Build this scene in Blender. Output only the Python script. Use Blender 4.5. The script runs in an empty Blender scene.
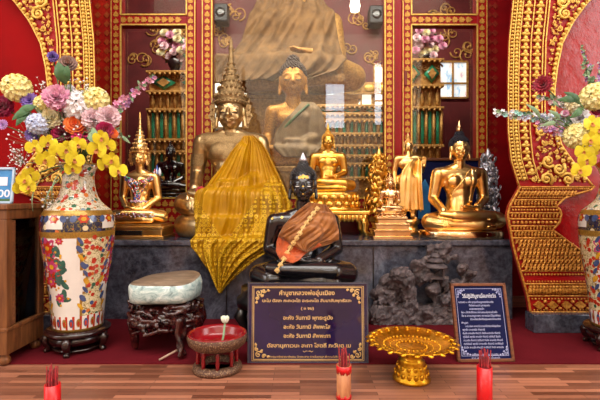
import bpy, bmesh, math, random
from mathutils import Vector, Matrix, Euler, noise
from mathutils.bvhtree import BVHTree
PI = math.pi
random.seed(7)
SC = bpy.context.scene
COL = SC.collection
CAMZ, F = 0.85, 420.0

def P(px, py, Y):
    """place in the temple seen at image point (px, py) at distance Y"""
    return Vector(((px - 300) * Y / F, Y, CAMZ - (py - 200) * Y / F))

def lin(h):
    h = h.lstrip('#')
    r = []
    for i in (0, 2, 4):
        c = int(h[i:i + 2], 16) / 255
        r.append(c / 12.92 if c <= 0.04045 else ((c + 0.055) / 1.055) ** 2.4)
    return (r[0], r[1], r[2], 1)

# ------------------------------------------------------------------ materials
class NT:
    def __init__(self, name):
        self.m = bpy.data.materials.new(name)
        self.m.use_nodes = True
        self.t = self.m.node_tree
        self.b = self.t.nodes['Principled BSDF']
        self.out = self.t.nodes['Material Output']
        self.tc = self.n('ShaderNodeTexCoord')
    def n(self, k, **kw):
        x = self.t.nodes.new(k)
        for a, v in kw.items():
            setattr(x, a, v)
        return x
    def l(self, a, b):
        self.t.links.new(a, b)
    def co(self, scale=(1, 1, 1), rot=(0, 0, 0)):
        mp = self.n('ShaderNodeMapping')
        mp.inputs['Scale'].default_value = scale
        mp.inputs['Rotation'].default_value = rot
        self.l(self.tc.outputs['Object'], mp.inputs['Vector'])
        return mp.outputs['Vector']
    def noise(self, vec, scale, detail=4, rough=0.55, dist=0):
        x = self.n('ShaderNodeTexNoise')
        x.inputs['Scale'].default_value = scale
        x.inputs['Detail'].default_value = detail
        x.inputs['Roughness'].default_value = rough
        x.inputs['Distortion'].default_value = dist
        self.l(vec, x.inputs['Vector'])
        return x.outputs['Fac']
    def vor(self, vec, scale, feature='F1', rnd=1.0):
        x = self.n('ShaderNodeTexVoronoi', feature=feature)
        x.inputs['Scale'].default_value = scale
        if 'Randomness' in x.inputs:
            x.inputs['Randomness'].default_value = rnd
        self.l(vec, x.inputs['Vector'])
        return x
    def ramp(self, fac, stops, interp='LINEAR'):
        r = self.n('ShaderNodeValToRGB')
        r.color_ramp.interpolation = interp
        e = r.color_ramp.elements
        while len(e) < len(stops):
            e.new(0.5)
        for el, (p, c) in zip(e, stops):
            el.position = p
            el.color = c
        self.l(fac, r.inputs['Fac'])
        return r.outputs['Color']
    def mix(self, fac, a, b):
        x = self.n('ShaderNodeMix', data_type='RGBA')
        if hasattr(fac, 'links') or hasattr(fac, 'is_linked'):
            self.l(fac, x.inputs[0])
        else:
            x.inputs[0].default_value = fac
        for s, v in ((x.inputs[6], a), (x.inputs[7], b)):
            if hasattr(v, 'is_linked'):
                self.l(v, s)
            else:
                s.default_value = v
        return x.outputs[2]
    def bump(self, h, strength=0.3, dist=0.01):
        x = self.n('ShaderNodeBump')
        x.inputs['Strength'].default_value = strength
        x.inputs['Distance'].default_value = dist
        self.l(h, x.inputs['Height'])
        self.l(x.outputs['Normal'], self.b.inputs['Normal'])
    def set(self, rough=None, metal=None, coat=None, spec=None, sheen=None):
        i = self.b.inputs
        if rough is not None: i['Roughness'].default_value = rough
        if metal is not None: i['Metallic'].default_value = metal
        if coat is not None:
            i['Coat Weight'].default_value = coat
            i['Coat Roughness'].default_value = 0.08
        if spec is not None: i['Specular IOR Level'].default_value = spec
        if sheen is not None: i['Sheen Weight'].default_value = sheen
        return self

def M(name, c1, c2=None, scale=20, rough=0.5, metal=0.0, bump=0.0, bdist=0.005, coat=None, detail=4, spec=None, lo=0.35, hi=0.65, sheen=None, stretch=(1, 1, 1)):
    k = NT(name)
    k.set(rough, metal, coat, spec, sheen)
    v = k.co(stretch)
    f = k.noise(v, scale, detail)
    k.l(k.ramp(f, [(lo, lin(c1)), (hi, lin(c2 or c1))]), k.b.inputs['Base Color'])
    if bump:
        k.bump(f, bump, bdist)
    return k.m

MAT = {}
MAT['gold'] = M('polished gold', '#ffd894', '#f8c670', 9, 0.29, 1.0, 0.05)
MAT['gold_rich'] = M('rich leaf gold', '#f8cb6c', '#e2a940', 25, 0.3, 1.0, 0.25, 0.004)
MAT['gold_pale'] = M('pale pinkish gold', '#f3cfa0', '#e5b378', 12, 0.16, 1.0, 0.05)
MAT['gold_carv'] = M('gilded carving', '#f0cb66', '#d3a042', 40, 0.42, 0.4, 0.4, 0.004)
MAT['gold_tray'] = M('yellow gold tray', '#e3ae34', '#b98418', 40, 0.32, 1.0, 0.3, 0.003)
MAT['gold_shaded'] = M('reddish gilding darkened for shade', '#dea044', '#a5661f', 60, 0.45, 0.45, 0.6, 0.006)  # darker than the arch gilding: shade on the pedestals put into the colour
MAT['gold_paint'] = M('gold stencil paint', '#d69f42', '#ba812e', 60, 0.45, 0.35, 0.2)
MAT['gold_dull'] = M('dulled shrine gold', '#cf9f55', '#9a6c32', 30, 0.5, 0.3, 0.4, 0.01)
MAT['bronze'] = M('aged brass bronze', '#dcc294', '#c2a26c', 22, 0.36, 1.0, 0.12, 0.003)
MAT['bronze_lace'] = M('chased bronze collar', '#c2a474', '#7d6440', 160, 0.42, 0.8, 0.9, 0.006)
MAT['black'] = M('black lacquer', '#0d0c10', '#17151a', 14, 0.2, 0.0, 0.03, coat=0.7)
MAT['hair_blue'] = M('dark blue curls', '#11142a', '#0a0b16', 60, 0.5, 0.0)
MAT['hair_brown'] = M('dark maroon curls', '#3a1712', '#240d0b', 60, 0.5, 0.0)
MAT['red'] = M('red lacquer paint', '#a40a10', '#90070c', 3, 0.4, 0.0, 0.04, coat=0.1, spec=0.3)
MAT['red_deep'] = M('deep red lacquer', '#8f0c12', '#780a10', 4, 0.3, 0.0, 0.03, coat=0.3)
MAT['red_bright'] = M('bright red panel', '#8c0306', '#7e0204', 3, 0.65, 0.0, 0.08, spec=0.08)
MAT['red_gloss'] = M('glossy red niche paint', '#9a060c', '#8a0408', 14, 0.22, 0.0, 0.35, 0.01, spec=0.5)
MAT['red_orange'] = M('vermilion wall paint', '#b52412', '#9e160d', 5, 0.35, 0.0, 0.05, coat=0.3)
MAT['red_plastic'] = M('red cup paint', '#d0141a', '#c00f16', 9, 0.35)
MAT['maroon'] = M('maroon wall', '#6d2122', '#551618', 3, 0.6)
MAT['incense'] = M('dyed incense stick', '#a3121c', '#5f0b12', 90, 0.7)
MAT['bamboo'] = M('worn bamboo', '#c98c5e', '#a7653f', 30, 0.55, stretch=(1, 1, 0.2))
MAT['stone'] = None
MAT['white_por'] = M('white porcelain', '#eae6df', '#dcd8d2', 6, 0.1, coat=0.6)
MAT['navy'] = M('navy print', '#0d1344', '#0a0f36', 4, 0.55, spec=0.15)
MAT['blue_print'] = M('light blue print', '#3f8fc9', '#2b73b4', 12, 0.3)
MAT['white_ink'] = M('white lettering', '#e4e6f2', '#d5d8ea', 9, 0.5)
MAT['pale_ink'] = M('pale lavender lettering', '#b6bae0', '#a6abd6', 9, 0.5)
MAT['gold_ink'] = M('gold lettering', '#e3c07e', '#cfa664', 9, 0.42, 0.15)
MAT['sign_dark'] = M('dark purple acrylic', '#241a46', '#15122c', 2.5, 0.08, coat=0.6)
MAT['sign_edge'] = M('smoky acrylic edge', '#4a4a56', '#34343f', 4, 0.15)
MAT['frame_wood'] = M('brown picture frame wood', '#7a4527', '#5b311b', 30, 0.4, stretch=(1, 1, 5))
MAT['root_red'] = M('varnished root wood', '#431512', '#1a0808', 22, 0.25, 0.0, 0.7, 0.01, coat=0.5)
MAT['rosewood'] = M('dark rosewood', '#2b1110', '#170a0a', 20, 0.25, coat=0.5)
MAT['ebony'] = M('black stand wood', '#141012', '#0c090a', 20, 0.3, coat=0.3)
MAT['cab_wood'] = M('teak cabinet wood', '#80502c', '#5a341c', 9, 0.4, 0.0, 0.2, 0.003, stretch=(6, 6, 0.7))
MAT['cab_lattice'] = M('carved teak lattice', '#8a5530', '#5b341b', 120, 0.5, 0.0, 0.6)
MAT['green_slat'] = M('green lacquer slat', '#349a70', '#1d7450', 5, 0.25, coat=0.3)
MAT['stem'] = M('flower stem green', '#5a7340', '#3f5a2e', 30, 0.6)
MAT['leaf'] = M('leaf green', '#4c7445', '#2f5632', 14, 0.5)
MAT['leaf_pale'] = M('pale grey green leaf', '#8ba680', '#6d8c68', 18, 0.6)
MAT['cream_wall'] = M('cream plaster', '#d9cdb6', '#cfc1a8', 3, 0.8)
MAT['ceiling'] = M('white ceiling paint', '#d8d2c6', '#cdc6b8', 3, 0.8)
MAT['silver'] = M('silver leaf metal', '#dedee8', '#b9b9c6', 30, 0.35, 0.7)
MAT['speaker'] = M('black speaker', '#15151a', '#0e0e12', 40, 0.5)
MAT['line_dark'] = M('dark eye line', '#1a120c', '#120c08', 30, 0.5)
MAT['eye_white'] = M('white inlay eye', '#e9e6df', '#dcd9d2', 30, 0.3)
MAT['plaque'] = M('dark name plaque', '#1d1612', '#120d0b', 30, 0.25)
def flower_mat(n, a, b): MAT[n] = M(n.replace('_', ' ') + ' petal', a, b, 25, 0.6, sheen=0.2)
for n, a, b in (('f_yellow', '#e9da1e', '#d2bd0a'), ('f_lemon', '#f6f0b6', '#e8db86'), ('f_magenta', '#b80f56', '#8f0a42'), ('f_hotpink', '#ef3f86', '#d9266d'),
                ('f_pink', '#f0c0d4', '#e08fb6'), ('f_blush', '#f5dfe2', '#eac6d0'), ('f_white', '#f0eeee', '#dfdfe6'), ('f_orange', '#f58a3c', '#ee6a2a'),
                ('f_purple', '#8d6fc4', '#6d50a8'), ('f_lilac', '#c9a2d6', '#b183c6'), ('f_cream', '#f5eed0', '#e9dca6'), ('f_bluewhite', '#d7dff2', '#b7c5e4'),
                ('f_crimson', '#a10c2e', '#7a0823'), ('f_dusty', '#a98678', '#876a64'), ('f_aqua', '#a9d7cf', '#7dbcb2'), ('f_center', '#b46a12', '#8a4a0c'), ('f_red', '#b8182a', '#96101f')):
    flower_mat(n, a, b)
for n, a in (('j_red', '#c2223a'), ('j_green', '#2e9a6a'), ('j_pink', '#e28aa8'), ('j_blue', '#3f62b8'), ('j_white', '#e9edf2')):
    MAT[n] = M(n[2:] + ' glass jewel', a, a, 20, 0.1, coat=0.8)

# stone altar
k = NT('dark blue grey marble'); k.set(0.16, coat=0.3)
v = k.co()
f1 = k.noise(v, 3.2, 9, 0.72, 1.2); f2 = k.noise(v, 26, 6, 0.7)
c = k.ramp(f1, [(0.34, lin('#26242d')), (0.52, lin('#474856')), (0.66, lin('#767a89'))])
c2 = k.ramp(f2, [(0.4, lin('#15141a')), (0.7, lin('#777a88'))])
k.l(k.mix(0.35, c, c2), k.b.inputs['Base Color']); MAT['stone'] = k.m
# carved rock
k = NT('grey brown carved rock'); k.set(0.6); v = k.co(); f = k.noise(v, 14, 8, 0.7)
k.l(k.ramp(f, [(0.33, lin('#211b1e')), (0.55, lin('#635658')), (0.75, lin('#a09391'))]), k.b.inputs['Base Color']); k.bump(f, 0.9, 0.02); MAT['rock'] = k.m
# jade boulder
k = NT('pale jade stone'); k.set(0.28, coat=0.2); v = k.co((1, 1, 1.6)); f = k.noise(v, 11, 9, 0.72, 1.6)
k.l(k.ramp(f, [(0.3, lin('#4d6166')), (0.48, lin('#a3bcbb')), (0.64, lin('#dfe8e2'))]), k.b.inputs['Base Color']); k.bump(f, 0.3, 0.01); MAT['jade'] = k.m
k = NT('brown jade rind'); k.set(0.5); v = k.co((1, 3, 1)); f = k.noise(v, 9, 7, 0.65, 0.5)
k.l(k.ramp(f, [(0.3, lin('#5a4a3c')), (0.6, lin('#8d7a66')), (0.75, lin('#a39684'))]), k.b.inputs['Base Color']); MAT['rind'] = k.m
# carpet
k = NT('dark red carpet'); k.set(0.95, spec=0.1); v = k.co(); f = k.noise(v, 260, 2); f2 = k.noise(v, 3, 4)
k.l(k.mix(0.5, k.ramp(f, [(0.3, lin('#3d0910')), (0.7, lin('#62111b'))]), k.ramp(f2, [(0.35, lin('#5a1019')), (0.65, lin('#701822'))])), k.b.inputs['Base Color']); k.bump(f, 0.4, 0.004); MAT['carpet'] = k.m
# parquet strips
k = NT('parquet wood strips'); k.set(0.38, coat=0.15); v = k.co()
br = k.n('ShaderNodeTexBrick'); k.l(v, br.inputs['Vector'])
br.inputs['Scale'].default_value = 1.0; br.inputs['Brick Width'].default_value = 0.34; br.inputs['Row Height'].default_value = 0.03
br.inputs['Mortar Size'].default_value = 0.0014; br.inputs['Mortar Smooth'].default_value = 0.2; br.offset = 0.37; br.offset_frequency = 2
br.inputs['Color1'].default_value = lin('#b87a5e'); br.inputs['Color2'].default_value = lin('#552c1f'); br.inputs['Mortar'].default_value = lin('#3a1e14')
f = k.noise(k.co((2, 60, 1)), 3, 6, 0.6)
k.l(k.mix(0.22, br.outputs['Color'], k.ramp(f, [(0.3, lin('#633826')), (0.7, lin('#a06c50'))])), k.b.inputs['Base Color']); MAT['parquet'] = k.m
# floral lace robe
def lace(name, base, dark, bright, sc, rough=0.5):
    k = NT(name); k.set(rough, metal=0.1, spec=.3); v = k.co((1, 0.55, 1))
    d = k.vor(v, sc, rnd=0.15).outputs['Distance']
    ring = k.ramp(d, [(0.0, (1, 1, 1, 1)), (0.16, (1, 1, 1, 1)), (0.2, (0, 0, 0, 1)), (0.32, (0, 0, 0, 1)), (0.36, (1, 1, 1, 1)), (0.44, (1, 1, 1, 1)), (0.5, (0, 0, 0, 1))])
    f = k.noise(v, 7, 5)
    b = k.ramp(f, [(0.35, lin(dark)), (0.65, lin(base))])
    k.l(k.mix(ring, b, lin(bright)), k.b.inputs['Base Color']); k.bump(f, 0.3, 0.01)
    return k.m
MAT['robe'] = lace('yellow gold lace robe', '#b58508', '#875e04', '#e6bb2e', 30)
k = NT('saffron satin'); k.set(0.42, metal=0.1, spec=.35); v = k.co(); f = k.noise(v, 6, 5)
k.l(k.ramp(f, [(0.35, lin('#a87602')), (0.65, lin('#c99604'))]), k.b.inputs['Base Color']); k.bump(f, 0.2, 0.01); MAT['satin'] = k.m
MAT['orange_cloth'] = M('orange sash cloth', '#9a5c1c', '#7c4511', 22, 0.42, 0.25, 0.3, 0.004, sheen=0.3)
MAT['orange_under'] = M('bright orange cloth', '#c2540e', '#a8430a', 12, 0.6, sheen=0.3)
MAT['old_cloth'] = M('faded gold robe cloth', '#80603c', '#5d4328', 9, 0.75, 0.0, 0.3, 0.01, spec=.2)
MAT['old_sash'] = M('faded brown robe', '#9a7e58', '#70573a', 6, 0.6, 0.2, 0.3)
# porcelain florals
def floral(name, base, cols, sc):
    k = NT(name); k.set(0.12, coat=0.6); v = k.co()
    vo = k.vor(v, sc); d = vo.outputs['Distance']; cc = vo.outputs['Color']
    sep = k.n('ShaderNodeSeparateColor'); k.l(cc, sep.inputs['Color'])
    pick = k.ramp(sep.outputs['Red'], [(i / len(cols), lin(c)) for i, c in enumerate(cols)], 'CONSTANT')
    blob = k.ramp(d, [(0.36, (1, 1, 1, 1)), (0.42, (0, 0, 0, 1))])
    f = k.noise(v, sc * 1.6, 2)
    vine = k.ramp(f, [(0.47, (0, 0, 0, 1)), (0.49, (1, 1, 1, 1)), (0.52, (1, 1, 1, 1)), (0.54, (0, 0, 0, 1))])
    k.l(k.mix(blob, k.mix(vine, lin(base), lin('#7d6a2c')), pick), k.b.inputs['Base Color'])
    return k.m
MAT['v_floral'] = floral('porcelain with small red flowers', '#ddcfa4', ['#c43a22', '#b03422', '#2f5a44', '#c96a2a', '#d8cfae', '#3c4c7a'], 34)
MAT['v_neck'] = floral('porcelain neck blossoms', '#d8d2bc', ['#c4412a', '#d07a34', '#3b6a52', '#b7b9b0', '#7b8f9a'], 30)
MAT['v_navy'] = floral('navy band with blossoms', '#20233e', ['#20233e', '#3a4468', '#c4693a', '#d9c9a0'], 26)
MAT['v_gold'] = M('gilt porcelain band', '#b58a3a', '#8a6a2c', 150, 0.3, 0.4)
MAT['v_blue'] = M('blue grey scroll paint', '#4c5f8c', '#36466f', 30, 0.15, coat=0.5)
MAT['v_red'] = M('iron red paint', '#bf3a20', '#a62c1a', 30, 0.15, coat=0.5)
MAT['v_pink'] = M('peony pink paint', '#c84a7a', '#a52c5c', 60, 0.15, coat=0.5)
MAT['v_leaf'] = M('painted teal leaf', '#2f6355', '#224c42', 30, 0.15, coat=0.5)
MAT['v_yellow'] = M('painted gold yellow', '#d9a72e', '#c08a1e', 30, 0.15, coat=0.5)
# bowl band
k = NT('mosaic gilt bowl band'); k.set(0.45, metal=0.3); v = k.co(); d = k.vor(v, 130).outputs['Distance']
k.l(k.ramp(d, [(0.15, lin('#a58462')), (0.5, lin('#5a3d2f'))]), k.b.inputs['Base Color']); k.bump(d, 0.8, -0.004); MAT['bowl_band'] = k.m
MAT['bowl_red'] = M('red bowl lacquer', '#8c0a16', '#720811', 8, 0.25, coat=0.4)
# glass pane: thin sheet, mirror reflection growing towards grazing angles
def glass_mat(name, tint=(0.93, 0.95, 0.94, 1)):
    k = NT(name); t = k.n('ShaderNodeBsdfTransparent'); t.inputs['Color'].default_value = tint
    g = k.n('ShaderNodeBsdfGlossy'); g.inputs['Roughness'].default_value = 0.02
    fr = k.n('ShaderNodeFresnel'); fr.inputs['IOR'].default_value = 1.5
    mx = k.n('ShaderNodeMixShader'); k.l(fr.outputs[0], mx.inputs[0]); k.l(t.outputs[0], mx.inputs[1]); k.l(g.outputs[0], mx.inputs[2])
    k.l(mx.outputs[0], k.out.inputs['Surface']); return k.m
MAT['glass'] = glass_mat('clear window glass')
def emit(name, col, s):
    k = NT(name); k.b.inputs['Base Color'].default_value = lin(col); k.b.inputs['Emission Color'].default_value = lin(col); k.b.inputs['Emission Strength'].default_value = s; return k.m
k = NT('mottled glow for a glass reflection'); v = k.co((1, 1, .5)); f = k.noise(v, 9, 3)
c = k.ramp(f, [(.3, lin('#5f9fd0')), (.45, lin('#e9eef2')), (.58, lin('#f4f2ea')), (.7, lin('#c9a9b8'))]); k.l(c, k.b.inputs['Base Color']); k.l(c, k.b.inputs['Emission Color']); k.b.inputs['Emission Strength'].default_value = .9; MAT['reflection_mottled'] = k.m  # added glow in place of a bright reflection in the right glass door
MAT['lamp'] = emit('lamp glow', '#fff1d4', 9)
MAT['daylight'] = emit('bright window daylight', '#eef4ff', 9)
MAT['reflection_glow'] = emit('glow for glass reflections', '#fbf3df', 1.5)  # added glow standing in for daylight mirrored in the shrine glass

# ------------------------------------------------------------------ mesh builder
WLOC = {}
class MB:
    def __init__(s): s.v = []; s.f = []; s.mi = []; s.sm = []; s.cur = 0; s.smooth = True
    def mark(s): return len(s.v)
    def xf(s, mat, start=0):
        for i in range(start, len(s.v)): s.v[i] = mat @ Vector(s.v[i])
        return s
    def add(s, vs, fs):
        b = len(s.v); s.v.extend(Vector(p) for p in vs)
        for f in fs:
            s.f.append(tuple(b + i for i in f)); s.mi.append(s.cur); s.sm.append(s.smooth)
        return s
    def box(s, c, d, bev=0.0, rot=None):
        bm = bmesh.new(); bmesh.ops.create_cube(bm, size=1)
        for v in bm.verts: v.co = Vector((v.co.x * d[0], v.co.y * d[1], v.co.z * d[2]))
        if bev: bmesh.ops.bevel(bm, geom=bm.edges[:], offset=min(bev, min(d) * 0.45), segments=2, affect='EDGES', profile=0.5)
        R = rot.to_matrix() if rot else Matrix.Identity(3); c = Vector(c)
        bm.verts.index_update(); sm = s.smooth; s.smooth = False
        s.add([R @ v.co + c for v in bm.verts], [[v.index for v in f.verts] for f in bm.faces]); s.smooth = sm; bm.free(); return s
    def tube(s, pts, r, n=8, cap=True, flat=1.0):
        pts = [Vector(p) for p in pts]; m = len(pts)
        rs = r if isinstance(r, (list, tuple)) else [r] * m
        vs = []; fs = []; up = None
        for i in range(m):
            t = (pts[min(i + 1, m - 1)] - pts[max(i - 1, 0)])
            t = t.normalized() if t.length > 1e-9 else Vector((0, 0, 1))
            if up is None:
                up = t.orthogonal().normalized() if abs(t.y) > 0.9 else (Vector((0, 1, 0)) - t * t.y).normalized()
            else:
                up = (up - t * up.dot(t)); up = up.normalized() if up.length > 1e-6 else t.orthogonal().normalized()
            sd = t.cross(up)
            for j in range(n):
                a = 2 * PI * j / n
                vs.append(pts[i] + (sd * math.cos(a) + up * (math.sin(a) * flat)) * rs[i])
        for i in range(m - 1):
            for j in range(n):
                fs.append((i * n + j, i * n + (j + 1) % n, (i + 1) * n + (j + 1) % n, (i + 1) * n + j))
        if cap:
            fs.append(tuple(range(n - 1, -1, -1))); fs.append(tuple((m - 1) * n + j for j in range(n)))
        return s.add(vs, fs)
    def lathe(s, prof, n=32, c=(0, 0, 0), sx=1.0, sy=1.0, mod=None, caps=True):
        c = Vector(c); vs = []; fs = []
        for (r, z) in prof:
            for j in range(n):
                a = 2 * PI * j / n; q = r * (mod(a, z) if mod else 1)
                vs.append(c + Vector((q * math.cos(a) * sx, q * math.sin(a) * sy, z)))
        m = len(prof)
        for i in range(m - 1):
            for j in range(n):
                fs.append((i * n + j, i * n + (j + 1) % n, (i + 1) * n + (j + 1) % n, (i + 1) * n + j))
        if caps and prof[0][0] > 1e-6: fs.append(tuple(range(n - 1, -1, -1)))
        if caps and prof[-1][0] > 1e-6: fs.append(tuple((m - 1) * n + j for j in range(n)))
        return s.add(vs, fs)
    def ell(s, c, r, rot=None, n=12, m=8):
        c = Vector(c); r = (r, r, r) if not isinstance(r, (tuple, list)) else r
        R = rot.to_matrix() if rot else None
        vs = [Vector((0, 0, -r[2]))]; fs = []
        for i in range(1, m):
            th = PI * i / m
            for j in range(n):
                a = 2 * PI * j / n
                vs.append(Vector((r[0] * math.sin(th) * math.cos(a), r[1] * math.sin(th) * math.sin(a), -r[2] * math.cos(th))))
        vs.append(Vector((0, 0, r[2]))); top = len(vs) - 1
        for j in range(n):
            fs.append((0, 1 + (j + 1) % n, 1 + j)); fs.append((top, 1 + (m - 2) * n + j, 1 + (m - 2) * n + (j + 1) % n))
            for i in range(m - 2):
                fs.append((1 + i * n + j, 1 + i * n + (j + 1) % n, 1 + (i + 1) * n + (j + 1) % n, 1 + (i + 1) * n + j))
        return s.add([(R @ p if R else p) + c for p in vs], fs)
    def cap(s, a, b, ra, rb, n=12):
        a, b = Vector(a), Vector(b); s.ell(a, ra, n=n); s.ell(b, rb, n=n)
        return s.tube([a, b], [ra * 0.999, rb * 0.999], n)
    def chain(s, pts, rs, n=12):
        for i in range(len(pts) - 1): s.cap(pts[i], pts[i + 1], rs[i], rs[i + 1], n)
        return s
    def prism(s, outline, y0, y1):
        """outline in (x, z), depth y0 (front) .. y1 (back)"""
        n = len(outline); sm = s.smooth; s.smooth = False
        s.add([(x, y0, z) for x, z in outline] + [(x, y1, z) for x, z in outline],
              [tuple(range(n)), tuple(range(2 * n - 1, n - 1, -1))] + [(i, i + n, (i + 1) % n + n, (i + 1) % n) for i in range(n)])
        s.smooth = sm; return s
    def grid(s, fn, nu, nv, wrap=False):
        vs = []; fs = []
        for j in range(nv + 1):
            for i in range(nu + (0 if wrap else 1)): vs.append(fn(i / nu, j / nv))
        w = nu if wrap else nu + 1
        for j in range(nv):
            for i in range(nu):
                a = j * w + i; b = j * w + (i + 1) % w
                fs.append((a, b, b + w, a + w))
        return s.add(vs, fs)
    def bead(s, c, r, n=6, m=4): return s.ell(c, r, n=n, m=m)
    def build(s, name, mats, parent=None, loc=None, label=None, cat=None, group=None, kind=None, solid=None, subsurf=0):
        me = bpy.data.meshes.new(name)
        org = WLOC[parent.name] if parent else Vector(loc or (0, 0, 0))
        me.from_pydata([p - org for p in s.v], [], s.f)
        mats = mats if isinstance(mats, (list, tuple)) else [mats]
        for m in mats: me.materials.append(MAT[m] if isinstance(m, str) else m)
        me.polygons.foreach_set('material_index', s.mi); me.polygons.foreach_set('use_smooth', s.sm)
        bm = bmesh.new(); bm.from_mesh(me); bmesh.ops.recalc_face_normals(bm, faces=bm.faces[:]); bm.to_mesh(me); bm.free()
        me.update(); o = bpy.data.objects.new(name, me); COL.objects.link(o)
        if parent: o.parent = parent
        else: o.location = org
        WLOC[o.name] = org.copy()
        if label: o['label'] = label
        if cat: o['category'] = cat
        if group: o['group'] = group
        if kind: o['kind'] = kind
        if solid:
            md = o.modifiers.new('thick', 'SOLIDIFY'); md.thickness = solid; md.offset = 0
        if subsurf:
            md = o.modifiers.new('sub', 'SUBSURF'); md.levels = subsurf; md.render_levels = subsurf
        return o

def thing(name, label, cat, loc, group=None):
    o = bpy.data.objects.new(name, None); COL.objects.link(o); o.location = loc; o.empty_display_size = 0.1
    o['label'] = label; o['category'] = cat
    if group: o['group'] = group
    WLOC[o.name] = Vector(loc); return o

def copy_thing(root, loc, label=None, group=None, rotz=0):
    r = root.copy(); COL.objects.link(r); r.location = loc; r.rotation_euler.z += rotz
    if label: r['label'] = label
    if group: r['group'] = group
    for ch in list(root.children):
        c = ch.copy(); COL.objects.link(c); c.parent = r
        for g in list(ch.children):
            d = g.copy(); COL.objects.link(d); d.parent = c
    return r

def remesh(mb, voxel, it=3, fac=0.5):
    """fuse the closed shapes of mb into one continuous skin"""
    me = bpy.data.meshes.new('tmp'); me.from_pydata([tuple(p) for p in mb.v], [], mb.f)
    o = bpy.data.objects.new('tmp', me); COL.objects.link(o)
    r = o.modifiers.new('r', 'REMESH'); r.mode = 'VOXEL'; r.voxel_size = voxel
    if it:
        k = o.modifiers.new('s', 'SMOOTH'); k.factor = fac; k.iterations = it
    dg = bpy.context.evaluated_depsgraph_get(); dg.update()
    e = o.evaluated_get(dg).to_mesh()
    vs = [v.co.copy() for v in e.vertices]; fs = [tuple(p.vertices) for p in e.polygons]
    bpy.data.objects.remove(o); bpy.data.meshes.remove(me)
    return vs, fs

def text_mesh(body, height, width=None, align='CENTER', bold=0.0):
    """flat lettering in the xz plane, baseline z = 0; width squeezes the line to fit"""
    c = bpy.data.curves.new('t', 'FONT'); c.body = body; c.size = 1; c.resolution_u = 3; c.offset = bold
    o = bpy.data.objects.new('t', c); COL.objects.link(o)
    dg = bpy.context.evaluated_depsgraph_get(); dg.update(); me = o.evaluated_get(dg).to_mesh()
    vs = [v.co.copy() for v in me.vertices]; fs = [tuple(p.vertices) for p in me.polygons]
    bpy.data.objects.remove(o); bpy.data.curves.remove(c)
    x0 = min(p.x for p in vs); x1 = max(p.x for p in vs); w = x1 - x0
    sx = width / w if width else height
    ox = {'CENTER': (x0 + x1) / 2, 'LEFT': x0}[align]
    return [Vector(((p.x - ox) * sx, 0, p.y * height)) for p in vs], fs

def bvh_of(vs, fs): return BVHTree.FromPolygons([tuple(p) for p in vs], fs)

def lerp(a, b, t): return a + (b - a) * t
def interp(tab, x):
    if x <= tab[0][0]: return tab[0][1]
    for (a, u), (b, w) in zip(tab, tab[1:]):
        if x <= b: return u + (w - u) * (x - a) / (b - a) if b > a else w
    return tab[-1][1]

def drape(bvh, rows, nu, nv, off, front=None, wr=0.0, wk=9, seed=0, blur=4, slack=True, fold=None):
    """cloth hung over a body: rows = (z, x_left, x_right) from top to bottom; falls forward, never back in"""
    if len(rows[0]) == 3:
        n = len(rows); rows = [(z, a, z, b) for z, a, b in rows]; key = [(-r[0] + rows[0][0]) / (rows[0][0] - rows[-1][0]) for r in rows]
    else: key = [i / (len(rows) - 1) for i in range(len(rows))]
    tab = [[(k, r[c]) for k, r in zip(key, rows)] for c in range(4)]
    Y = [[None] * (nu + 1) for _ in range(nv + 1)]; X = [[0] * (nu + 1) for _ in range(nv + 1)]; Z = [[0] * (nu + 1) for _ in range(nv + 1)]
    for j in range(nv + 1):
        zl, xl, zr, xr = (interp(t, j / nv) for t in tab)
        for i in range(nu + 1):
            x = lerp(xl, xr, i / nu); z = lerp(zl, zr, i / nu); X[j][i] = x; Z[j][i] = z
            h = bvh.ray_cast(Vector((x, -20, z)), Vector((0, 1, 0)))[0]
            y = h.y - off if h else None
            if front is not None:
                fy = front(x, z)
                if fy is not None: y = fy - off if y is None else min(y, fy - off)
            Y[j][i] = y
    for j in range(nv + 1):
        known = [i for i in range(nu + 1) if Y[j][i] is not None]
        for i in range(nu + 1):
            if Y[j][i] is None:
                if known: Y[j][i] = Y[j][min(known, key=lambda q: abs(q - i))]
                elif j and Y[j - 1][i] is not None: Y[j][i] = Y[j - 1][i]
    for j in range(nv - 1, -1, -1):
        for i in range(nu + 1):
            if Y[j][i] is None: Y[j][i] = Y[j + 1][i]
    if slack:
        for j in range(1, nv + 1):
            for i in range(nu + 1): Y[j][i] = min(Y[j][i], Y[j - 1][i])
    for _ in range(blur):
        N = [r[:] for r in Y]
        for j in range(nv + 1):
            for i in range(nu + 1):
                q = [Y[b][a] for a, b in ((i - 1, j), (i + 1, j), (i, j - 1), (i, j + 1)) if 0 <= a <= nu and 0 <= b <= nv]
                N[j][i] = min(Y[j][i], (Y[j][i] + sum(q)) / (1 + len(q)))
        Y = N
    m = MB(); rnd = random.Random(seed); ph = rnd.random() * 6
    def fn(u, v):
        i, j = round(u * nu), round(v * nv)
        w = wr * (0.3 + v) * (0.6 + 0.4 * math.sin(wk * 6.28 * u + ph + 2 * math.sin(3 * v + ph)) + 0.5 * math.sin(wk * 2.7 * u + 4 * v + ph * 2))
        if fold:
            q = u * 1.0 + v * fold[1] + .06 * math.sin(7 * v + ph)
            w += fold[0] * (abs(math.sin(fold[2] * q + ph)) ** 3 * .8 + .5 * abs(math.sin(fold[2] * 2.3 * q + 1 + 2 * u)) ** 4) * (.35 + .65 * min(1, 2.5 * v))
        return Vector((X[j][i], Y[j][i] - max(w, 0), Z[j][i]))
    m.grid(fn, nu, nv); return m
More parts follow.
